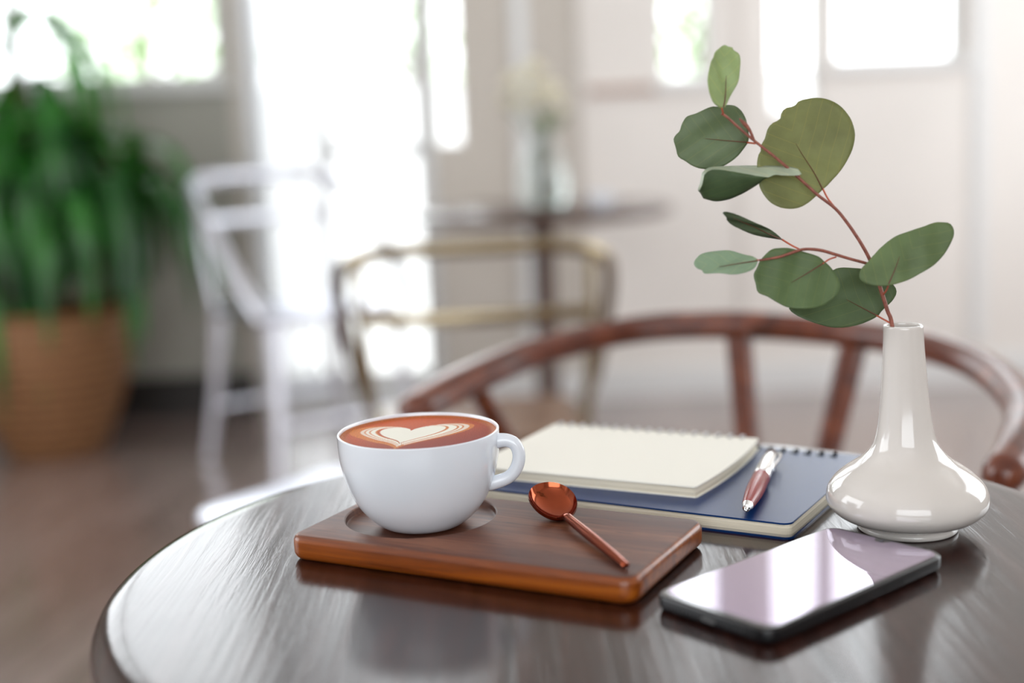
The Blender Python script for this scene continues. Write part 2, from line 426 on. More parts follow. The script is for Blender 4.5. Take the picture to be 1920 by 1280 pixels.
for i in range(9):
    a = -PI/2+PI*i/8; prof.append((R_-.014+.014*math.cos(a), TZ-.016+.016*math.sin(a)))
prof += [(.28, TZ), (.2, TZ), (.1, TZ), (0, TZ)]
lathe(bm, prof, 160); link('tabletop', bm, M_tab, tb, autosmooth=60)
bm = B(); lathe(bm, smooth_prof([(.0, .035), (.03, .035), (.045, .06), (.03, .12), (.028, .35), (.036, .42), (.028, .5), (.03, .66), (.06, .70), (.09, .718), (0, .718)], 4), 40); link('pedestal', bm, M_tab, tb)
bm = B(); lathe(bm, [(0, 0), (.2, 0), (.205, .008), (.2, .018), (.09, .03), (.04, .036), (0, .036)], 64); link('base', bm, M_tab, tb)

# ---------------------------------------------------------------- serving board
M_bd = mat('walnut_board', rough=.42, spec=.32); n = N(M_bd)
vw = n.coords((1.6, 26, 20)); a1 = n.noise(vw, 3.2, 6, .6, .9)
vw2 = n.coords((1.1, 7, 7)); a2 = n.noise(vw2, 2.4, 2, .5, .3)
c1 = n.ramp(a1, [(.28, lin((72, 38, 26))), (.5, lin((102, 60, 42))), (.72, lin((134, 86, 62)))])
c2 = n.mixc(n.ramp(a2, [(.50, (0, 0, 0)), (.60, (.75, .75, .75))]), c1, lin((74, 46, 40)))
vp = n.coords((9, 160, 120)); pz = n.noise(vp, 4, 2, .5, 0)
c3 = n.mixc(n.ramp(pz, [(.64, (0, 0, 0)), (.70, (.8, .8, .8))]), c2, lin((48, 26, 18)))
n.ln(c3, n.b.inputs['Base Color']); n.bump(pz, -.12, .0003)
M_bde = mat('walnut_board_edge', rough=.34, coat=.25, coat_rough=.15); n = N(M_bde)
vw = n.coords((1.6, 26, 26)); a1 = n.noise(vw, 4, 6, .6, .9)
c1 = n.ramp(a1, [(.28, lin((80, 32, 6))), (.5, lin((132, 64, 12))), (.72, lin((168, 92, 22)))])
n.ln(c1, n.b.inputs['Base Color'])
BD = thing('serving_board', 'rectangular brown wooden serving board with round recess under the cup', 'board', (-.0142, .7730, TZ), math.radians(-27.6))
bl, bw, bt, rc, rr_ = .1125, .0575, .0157, (-.0570, .0072), .0470
# built from the rim of the recess outwards so that the recess is a real hollow
bm = B()
out = rrect(-bl, bl, -bw, bw, .010, 8)
no = len(out)
def hit(a):
    """point of the outer outline in direction a from the recess centre"""
    d = Vector((math.cos(a), math.sin(a))); best = None
    for i in range(no):
        p, q = Vector(out[i]), Vector(out[(i+1) % no]); e = q-p; w_ = p-Vector(rc)
        den = d.x*e.y-d.y*e.x
        if abs(den) < 1e-12: continue
        s_ = (w_.x*e.y-w_.y*e.x)/den; u_ = (w_.x*d.y-w_.y*d.x)/den
        if s_ > 0 and -1e-6 <= u_ <= 1+1e-6 and (best is None or s_ < best): best = s_
    return best
angs = sorted({round(2*PI*i/120, 6) for i in range(120)} | {round(math.atan2(p[1]-rc[1], p[0]-rc[0]) % (2*PI), 6) for p in out})
oo = [(rc[0]+hit(a)*math.cos(a), rc[1]+hit(a)*math.sin(a)) for a in angs]
na = len(angs)
levels = bevel_levels(0, bt, .0058, 7, .0042)
rings = [[bm.verts.new((x, y, z)) for x, y in (inset(oo, d) if d > 1e-9 else oo)] for z, d in levels]
for p in ((rr_+.0008, bt), (rr_, bt-.0006), (rr_-.0004, bt-.0035), (rr_-.002, bt-.0044), (.03, bt-.0045), (.015, bt-.0045)):
    rings.append([bm.verts.new((rc[0]+p[0]*math.cos(a), rc[1]+p[0]*math.sin(a), p[1])) for a in angs])
for ri, (a, b) in enumerate(zip(rings, rings[1:])):
    for i in range(na):
        j = (i+1) % na; f = bm.faces.new((a[i], a[j], b[j], b[i])); f.material_index = 1 if ri < len(levels)-3 else 0
bm.faces.new(rings[0][::-1]); bm.faces.new(rings[-1])
link('board_body', bm, [M_bd, M_bde], BD, autosmooth=32)

# ---------------------------------------------------------------- coffee cup
M_cer = mat('white_glazed_ceramic', lin((228, 234, 242)), .12, coat=.5, coat_rough=.03); 
k_ = 1.014
CUPZ = TZ+bt-.0044
cup = thing('coffee_cup', 'round white coffee cup with foamy heart latte, in the board recess', 'cup', (-.0600, .8015, CUPZ))
outp = smooth_prof([(.0, .0012), (.018, .0012), (.0205, .0), (.0235, .0004), (.0275, .0026), (.0340, .0084), (.0404, .0170), (.0452, .0280), (.0482, .0395), (.0495, .0500), (.0498, .0595), (.0497, .0607)], 5)
inp = smooth_prof([(.0492, .0612), (.0483, .0607), (.0479, .0580), (.0473, .0500), (.0460, .0395), (.0430, .0285), (.0380, .0180), (.0310, .0100), (.0230, .0060), (.010, .0046), (0, .0044)], 5)
outp = [(r, z*.978) for r, z in outp]; inp = [(r, z*.978) for r, z in inp]
bm = B(); lathe(bm, outp+inp, 128); link('cup_body', bm, M_cer, cup, autosmooth=70)
# handle: towards +x, slightly turned to the viewer
bm = B(); ha = math.radians(-8)
hp = [(.0475, .0530), (.0545, .0535), (.0598, .0508), (.0620, .0440), (.0600, .0360), (.0545, .0300), (.0455, .0268), (.0410, .0262)]
tube(bm, [(x*math.cos(ha), x*math.sin(ha), z-.0008) for x, z in hp], [.0048, .0042, .0040, .0040, .0040, .0040, .0044, .0048], 20, ry=[.0048, .0040, .0036, .0034, .0034, .0036, .0040, .0044], up=(-math.sin(ha)*0+0, 1, 0), k=8)
link('handle', bm, M_cer, cup, autosmooth=70)
# coffee surface with latte art
def heart_a(u, v):
    """width of the heart through (u, v), tip and notch shared; None outside"""
    x = u-(-.118+(v-.14)*.14)
    lo, hi = .2, 1.4
    def f(a):
        tp_ = -.55-.23*(a-.44)/.3; b = (.14-tp_)/2; y = (v-tp_-b)/b; q = abs(x)/a
        return q*q+(y-1.28*math.sqrt(q))**2-1
    if f(hi) > 0 and f(lo) > 0:
        pass
    best = None; pa = lo; pf = f(lo)
    if pf <= 0: return lo
    k = 24
    for i in range(1, k+1):
        a = lo+(hi-lo)*i/k; ff = f(a)
        if ff <= 0:
            l, h = pa, a
            for _ in range(10):
                m_ = (l+h)/2
                if f(m_) <= 0: h = m_
                else: l = m_
            return h
        pa = a
    return None
def sstep(a, b, x):
    t_ = min(1, max(0, (x-a)/(b-a))); return t_*t_*(3-2*t_)
bm = B(); cl = bm.loops.layers.float_color.new('foam')
nr, nt = 84, 240; rc_ = .0480; zc_ = .0573; rings = []
cols = {}
from mathutils import noise as mnoise
for i in range(nr+1):
    r = i/nr
    if i == 0: ring = [bm.verts.new((0, 0, zc_))]
    else: ring = [bm.verts.new((rc_*r*math.cos(2*PI*j/nt), rc_*r*math.sin(2*PI*j/nt), zc_+.0008*sstep(.93, 1, r))) for j in range(nt)]
    for j, vv in enumerate(ring):
        u, v = vv.co.x/rc_, vv.co.y/rc_
        w_ = .018*mnoise.noise(Vector((u*3, v*3, 1.3)))
        a = heart_a(u+w_, v+w_*.7)
        if a is None: wht = 0
        else:
            s_ = .006; bands = [(-1, .445), (.485, .585), (.612, .650), (.672, .735)]
            if u < -.15: bands = [(-1, .40), (.455, .515), (.535, .58), (.60, .65)]
            wht = 0
            for k, (b0, b1) in enumerate(bands):
                q = sstep(b0-s_, b0+s_, a)*(1-sstep(b1-s_, b1+s_, a)); wht = max(wht, q*(1, 1, .92, .75)[k])
            if a > .445: wht *= sstep(-.02, .10, abs(u+.118-.1*(v-.14))) if v > .12 else 1
        bl_ = sstep(-.9, .9, u*.45-v*.8)      # crema colour darkens towards the near right
        base = [x*(1-bl_)+y*bl_ for x, y in zip(lin((198, 84, 14)), lin((132, 36, 10)))]
        rim = sstep(.88, .99, r); base = [x*(1-rim)+y*rim for x, y in zip(base, lin((178, 108, 66)))]
        if a is not None and .43 < a < .80: base = [x*.3+y*.7 for x, y in zip(base, lin((214, 132, 52)))]
        fm = lin((232, 230, 218)); cols[vv] = [x*(1-wht)+y*wht for x, y in zip(base, fm)]+[1-wht]
    rings.append(ring)
for a, b in zip(rings, rings[1:]):
    for j in range(nt):
        q = (j+1) % nt
        f = bm.faces.new((a[0], b[j], b[q])) if len(a) == 1 else bm.faces.new((a[j], b[j], b[q], a[q]))
        for lp in f.loops: lp[cl] = cols[lp.vert]
M_cof = mat('latte_foam', rough=.5, spec=.10); n = N(M_cof)
at = n.new('ShaderNodeVertexColor', layer_name='foam')
sp_ = n.noise(n.coords((1, 1, 1)), 1500, 2, .7)
spk = n.ramp(sp_, [(.42, (.72, .66, .62)), (.62, (1.25, 1.3, 1.4))])
mul = n.mixc(at.outputs['Alpha'], at.outputs['Color'], n.mixc(1.0, at.outputs['Color'], spk, 'MULTIPLY'))
n.ln(mul, n.b.inputs['Base Color']); n.bump(sp_, .08, .0003)
o_ = link('coffee', bm, M_cof, cup); o_['label'] = 'orange brown coffee with white heart foam art'

# ---------------------------------------------------------------- copper spoon
M_cop = mat('polished_copper', lin((158, 78, 52)), .12, 1.0)
spn = thing('teaspoon', 'copper teaspoon with long tapering handle lying on the serving board', 'spoon', (0, 0, TZ+bt))
sx0, sy0 = .0215, .7905; tx, ty = .0563, .6880
sd = Vector((tx-sx0, ty-sy0)).normalized(); sang = math.atan2(sd.y, sd.x)
spn.location = (sx0, sy0, TZ+bt); spn.rotation_euler = (0, 0, sang)
Ls = math.hypot(tx-sx0, ty-sy0)
# bowl: local x towards the handle; tilted so that its far rim stands up
bm = B(); til = math.radians(24); na_, nr_ = 48, 12; tilm = Matrix.Rotation(til, 4, 'Y')
ax_, by_, dp = .0175, .0145, .0090
def bowl(z_off, k=1.0):
    rs = []
    for i in range(nr_+1):
        q = i/nr_; ring = []
        for j in range(na_ if i else 1):
            a = 2*PI*j/na_; x = ax_*q*math.cos(a)*k; y = by_*q*math.sin(a)*k*(1-.10*math.cos(a)*q)
            z = -dp*math.sqrt(max(0, 1-q*q*.96))+dp*.2+z_off
            ring.append(bm.verts.new(tilm @ Vector((x, y, z))))
        rs.append(ring)
    return rs
A_, B_ = bowl(0), bowl(-.0011, 1.025)
for rs in (A_, B_):
    for a, b in zip(rs, rs[1:]):
        for j in range(na_):
            q = (j+1) % na_
            if len(a) == 1: bm.faces.new((a[0], b[j], b[q]))
            else: bm.faces.new((a[j], b[j], b[q], a[q]))
for j in range(na_):
    q = (j+1) % na_; bm.faces.new((A_[-1][j], A_[-1][q], B_[-1][q], B_[-1][j]))
zmin = min(v.co.z for v in bm.verts)
for v in bm.verts: v.co.z -= zmin
nk = tilm @ Vector((ax_*.98, 0, -dp*.05)); nk.z -= zmin
bw_o = link('bowl', bm, M_cop, spn, autosmooth=80)
bm = B()
tube(bm, [(nk.x-.003, 0, nk.z-.0004), (nk.x+.002, 0, nk.z+.0012), (nk.x+.007, 0, nk.z+.0026), (nk.x+.015, 0, nk.z+.0022), (Ls*.55, 0, .0022+(nk.z)*(.45*Ls)/(Ls-nk.x-.015)), (Ls*.8, 0, .0022+(nk.z)*(.2*Ls)/(Ls-nk.x-.015)), (Ls-.002, 0, .0022), (Ls, 0, .0020)],
     [.0048, .0036, .0030, .0031, .0036, .0031, .0024, .0017], 16, ry=[.0008, .0016, .0024, .0026, .0028, .0024, .0018, .0013], up=(0, 0, 1), k=8)
link('handle', bm, M_cop, spn, autosmooth=70)

# ---------------------------------------------------------------- notebooks
def pages_mat(name, c):
    m = mat(name, c, .75); n = N(m); v = n.coords((3, 3, 1500))
    f = n.noise(v, 1.6, 2, .7); n.ln(n.ramp(f, [(.3, tuple(q*.72 for q in c)), (.6, c)]), n.b.inputs['Base Color']); n.bump(f, .35, .0004); return m
M_pg = pages_mat('cream_page_edges', lin((226, 218, 198)))
M_cream = mat('cream_cover_card', lin((238, 236, 226)), .6)
M_blue = mat('navy_blue_cover', lin((7, 46, 98)), .30, spec=.22)
n = N(M_blue); f_ = n.noise(n.coords((1, 1, 1)), 700, 2); n.bump(f_, .06, .0002)
def bowed(x0, x1, y0, y1, r, bow, n=8):
    """rounded rectangle whose right side bulges"""
    o = rrect(x0, x1, y0, y1, r, 5); res = []
    m_ = (y0+y1)/2; h_ = (y1-y0)/2
    # add points on the right side
    for i, p in enumerate(o):
        res.append(p); q = o[(i+1) % len(o)]
        if abs(p[0]-x1) < 1e-6 and abs(q[0]-x1) < 1e-6 and q[1]-p[1] > h_:
            res += [(x1, p[1]+(q[1]-p[1])*j/n) for j in range(1, n)]
    return [(x+(bow*(1-((y-m_)/h_)**2) if x > (x0+x1)/2 else 0), y) for x, y in res]
Ma = math.radians
# large blue one: origin at its front right corner, x along the long side
NBA = Ma(-30.2)
nb = thing('spiral_notebook', 'large navy blue spiral notebook under the cream one and the pen', 'notebook', (.1634, .7709, TZ), NBA, 'stacked notebooks')
X0, X1, Y0, Y1 = -.250, .0, .0, .176
bm = B(); stack(bm, rrect(X0, X1-.0005, Y0+.0005, Y1, .006, 5), [(0, 0), (.0012, 0)]); link('back_cover', bm, M_blue, nb, False)
bm = B(); stack(bm, bowed(X0+.002, X1-.001, Y0+.001, Y1-.004, .005, .0008), [(.0012, .0006), (.0030, 0), (.0070, .0004), (.0088, .0016)]); link('pages', bm, M_pg, nb, False)
bm = B(); stack(bm, rrect(X0, X1-.0015, Y0+.0015, Y1, .006, 5), [(.0089, 0), (.0096, 0), (.0099, .0003)]); link('front_cover', bm, M_blue, nb, False)
M_hole = mat('punched_hole_black', (.008, .01, .012), .7)
M_wire = mat('silver_wire', (.62, .62, .63), .28, 1); M_bwire = mat('black_wire', (.01, .012, .014), .7, 0, spec=.1)
def coil(x0, x1, y, z0, z1, n, m, parent, holes_m, wr=.00055, hole=.0022):
    bm = B(); bh = B()
    for i in range(n):
        x = x0+(x1-x0)*i/(n-1)
        for dx in (-.0007, .0007):
            P = []; rz_ = (z1-z0)/2+.0006; ry_ = .0036
            for j in range(17):
                a = 2*PI*j/16; P.append((x+dx, y+.0012+ry_*math.cos(a), (z0+z1)/2+.0012+rz_*math.sin(a)))
            tube(bm, P, wr, 6, up=(1, 0, 0), caps=False, k=1)
        box(bh, x-hole*.6, x+hole*.6, y-.0022-hole*.9, y-.0014, z1+.00005, z1+.00020)
    link('wire_binding', bm, m, parent); link('punched_holes', bh, holes_m, parent, False)
coil(X0+.006, X1-.024, Y1-.0060, 0, .0099, 24, M_bwire, nb, M_hole, .0005, .0042)
# small cream one
SA = Ma(-27.6)
sc = (.0735, .9354); sl, sw = .1665/2, .138/2; SZ = TZ+.0100
ns = thing('spiral_notebook', 'small cream spiral notebook lying on top of the blue notebook', 'notebook', (sc[0], sc[1], SZ), SA, 'stacked notebooks')
sh = .0078
bm = B(); stack(bm, bowed(-sl, sl, -sw, sw, .002, .0045), [(0, 0), (.0008, 0)]); link('back_cover', bm, M_cream, ns, False)
bm = B(); stack(bm, bowed(-sl+.0012, sl-.001, -sw+.0008, sw-.003, .0015, .0045), [(.0008, 0), (.0030, -.0002), (sh-.0012, .0006)]); link('pages', bm, M_pg, ns, False)
bm = B(); stack(bm, bowed(-sl, sl-.0004, -sw, sw, .002, .0045), [(sh-.0011, 0), (sh-.0003, 0), (sh, .0003)]); link('front_cover', bm, M_cream, ns, False)
coil(-sl+.006, sl-.012, sw-.0024, 0, sh, 17, M_wire, ns, mat('punched_hole_grey', (.25, .25, .25), .7), .0006, .0022)

# ---------------------------------------------------------------- pen
M_red = mat('dark_red_lacquer', lin((140, 16, 10)), .22, spec=.35)
M_chr = mat('chrome', (.86, .86, .86), .12, 1)
pz_ = .0099+.0059
px0, py0, px1, py1 = .1385, .7870, .1850, .9300
pa_ = math.atan2(py1-py0, px1-px0); pl_ = math.hypot(px1-px0, py1-py0)
pen = thing('ballpoint_pen', 'dark red and silver ballpoint pen lying on the blue notebook', 'pen', (px0, py0, TZ+pz_), pa_)
def lx(prof, n=28):
    """lathe along +x"""
    bm = B(); lathe(bm, [(r, z) for r, z in prof], n)
    for v in bm.verts: v.co = Vector((v.co.z, v.co.y*1.14, v.co.x*1.14))
    return bm
o_ = link('barrel', lx(smooth_prof([(.0030, .0085), (.0036, .016), (.0046, .032), (.0051, .048), (.0050, .066), (.0047, .076), (0, .0762)], 4)), M_red, pen); o_['label'] = 'red lacquer barrel'
o_ = link('tip_cone', lx([(0, .0012), (.0007, .0), (.0011, .0012), (.0012, .003), (.0020, .0032), (.0030, .0085), (.0031, .0092)]), M_chr, pen); o_['label'] = 'chrome writing tip'
o_ = link('cap', lx([(.0048, .0755), (.0050, .0765), (.0051, .095), (.0048, .118), (.0040, .133), (.0036, .134), (.0036, .1345), (0, .1345)]), M_chr, pen); o_['label'] = 'silver upper half'
o_ = link('push_button', lx([(.0024, .134), (.0024, .1415), (.0018, .1435), (0, .1437)]), M_chr, pen)
bm = B(); tube(bm, [(.131, 0, .0045), (.129, 0, .0072), (.120, 0, .0076), (.100, 0, .0064), (.092, 0, .0058)], [.0015, .0016, .0015, .0013, .0019], 10, ry=[.0009, .0007, .0006, .0006, .0013], up=(0, 0, 1))
ob = link('clip', bm, M_chr, pen); ob.rotation_euler = (math.radians(74), 0, 0)

# ---------------------------------------------------------------- smartphone
M_ph = mat('black_phone_body', (.006, .006, .007), .25, coat=.15, coat_rough=.08)
M_scr = mat('violet_tinted_screen_glass', lin((168, 148, 178)), .035, .55, coat=1.0, coat_rough=.01)
M_bez = mat('black_bezel_glass', (.006, .006, .007), .08, coat=1.0, coat_rough=.02)
ph = thing('smartphone', 'black smartphone with dark reflective screen lying on the round table', 'phone', (.1523, .6890, TZ), math.radians(40.6))
hl, hw, ht = .0782, .0388, .0090
bm = B(); stack(bm, rrect(-hl, hl, -hw, hw, .0095, 10), bevel_levels(0, ht, .0036, 5, .0012)); link('phone_body', bm, M_ph, ph, autosmooth=50)
bm = B(); stack(bm, rrect(-hl+.0013, hl-.0013, -hw+.0013, hw-.0013, .0085, 10), [(ht-.0002, 0), (ht+.0002, 0), (ht+.00035, .0002)]); link('glass_bezel', bm, M_bez, ph, False)
# screen outline with a camera notch in its far short side
so = rrect(-hl+.0052, hl-.0032, -hw+.0026, hw-.0026, .0070, 8); s2 = []
xr = hl-.0032
for i, p in enumerate(so):
    s2.append(p); q = so[(i+1) % len(so)]
    if abs(p[0]-xr) < 1e-6 and abs(q[0]-xr) < 1e-6 and q[1]-p[1] > .02:
        s2 += [(xr, -.0062), (xr-.0008, -.0050), (xr-.0026, -.0042)] + [(xr-.0026-.0030*math.sin(PI*k/8), -.0040*math.cos(PI*k/8)) for k in range(1, 8)] + [(xr-.0026, .0042), (xr-.0008, .0050), (xr, .0062)]
bm = B(); stack(bm, s2, [(ht+.0003, 0), (ht+.00050, 0)]); link('screen', bm, M_scr, ph, False)
bm = B(); lathe(bm, [(0, 0), (.0014, 0), (.0014, .0002), (.0009, .0003), (0, .00025)], 24); link('front_camera', bm, mat('lens_glass', (.02, .02, .05), .05, coat=1), ph, loc=(xr-.0022, 0, ht+.0004))
bm = B(); stack(bm, rrect(-.0045, .0045, -.0013, .0013, .0012, 5), [(0, 0), (.0006, .0002)]); o_ = link('charging_port', bm, mat('port_metal', (.15, .15, .15), .4, .8), ph, False)
o_.rotation_euler = (PI/2, 0, -PI/2); o_.location = (-hl+.0003, 0, .0044)
for s_ in (-1, 1):
    bm = B()
    for k in range(5):
        yk = s_*(.011+.0026*k); bb = [bm.verts.new((-hl-.0001, yk+.0007*math.cos(a*PI/4), .0044+.0007*math.sin(a*PI/4))) for a in range(8)]
        b2_ = [bm.verts.new((-hl+.0004, v.co.y, v.co.z)) for v in bb]; bm.faces.new(bb)
        for a in range(8): bm.faces.new((bb[a], bb[(a+1) % 8], b2_[(a+1) % 8], b2_[a]))
    link('speaker_grille', bm, M_hole, ph, False)
bm = B(); box(bm, .018, .034, -hw-.0005, -hw+.001, .0036, .0056); link('power_button', bm, M_ph, ph, False)

# ---------------------------------------------------------------- vase
M_vase = mat('warm_white_glaze', lin((214, 209, 204)), .10, coat=.6, coat_rough=.02)
VX, VY = .2376, .787
vs = thing('bud_vase', 'white glazed bud vase with squat body and tall narrow neck', 'vase', (VX, VY, TZ))
lean = lambda z: -.0034*max(0, z)/.126
vp_ = smooth_prof([(0, .0008), (.026, .0008), (.0276, 0), (.0296, .0006), (.0301, .0026), (.0292, .0042), (.0288, .0050), (.0345, .0066), (.0420, .0100), (.0468, .0148), (.0482, .0195), (.0468, .0262), (.0420, .0325), (.0345, .0385), (.0275, .0432), (.0222, .0485), (.0187, .0545), (.0170, .0610), (.0156, .0700), (.0142, .0830), (.0130, .0990), (.0121, .1120), (.0117, .1220), (.0116, .1252), (.0112, .1262)], 5)
vi_ = smooth_prof([(.0104, .1263), (.0098, .1254), (.0097, .1200), (.0102, .1050), (.0118, .0830), (.0140, .0640), (.0180, .0500), (.0260, .0400), (.0340, .0300), (.0380, .0200), (.0330, .0110), (.015, .0070), (0, .0068)], 4)
bm = B(); lathe(bm, vp_+vi_, 128, cx=lean); link('vase_body', bm, M_vase, vs, autosmooth=60)

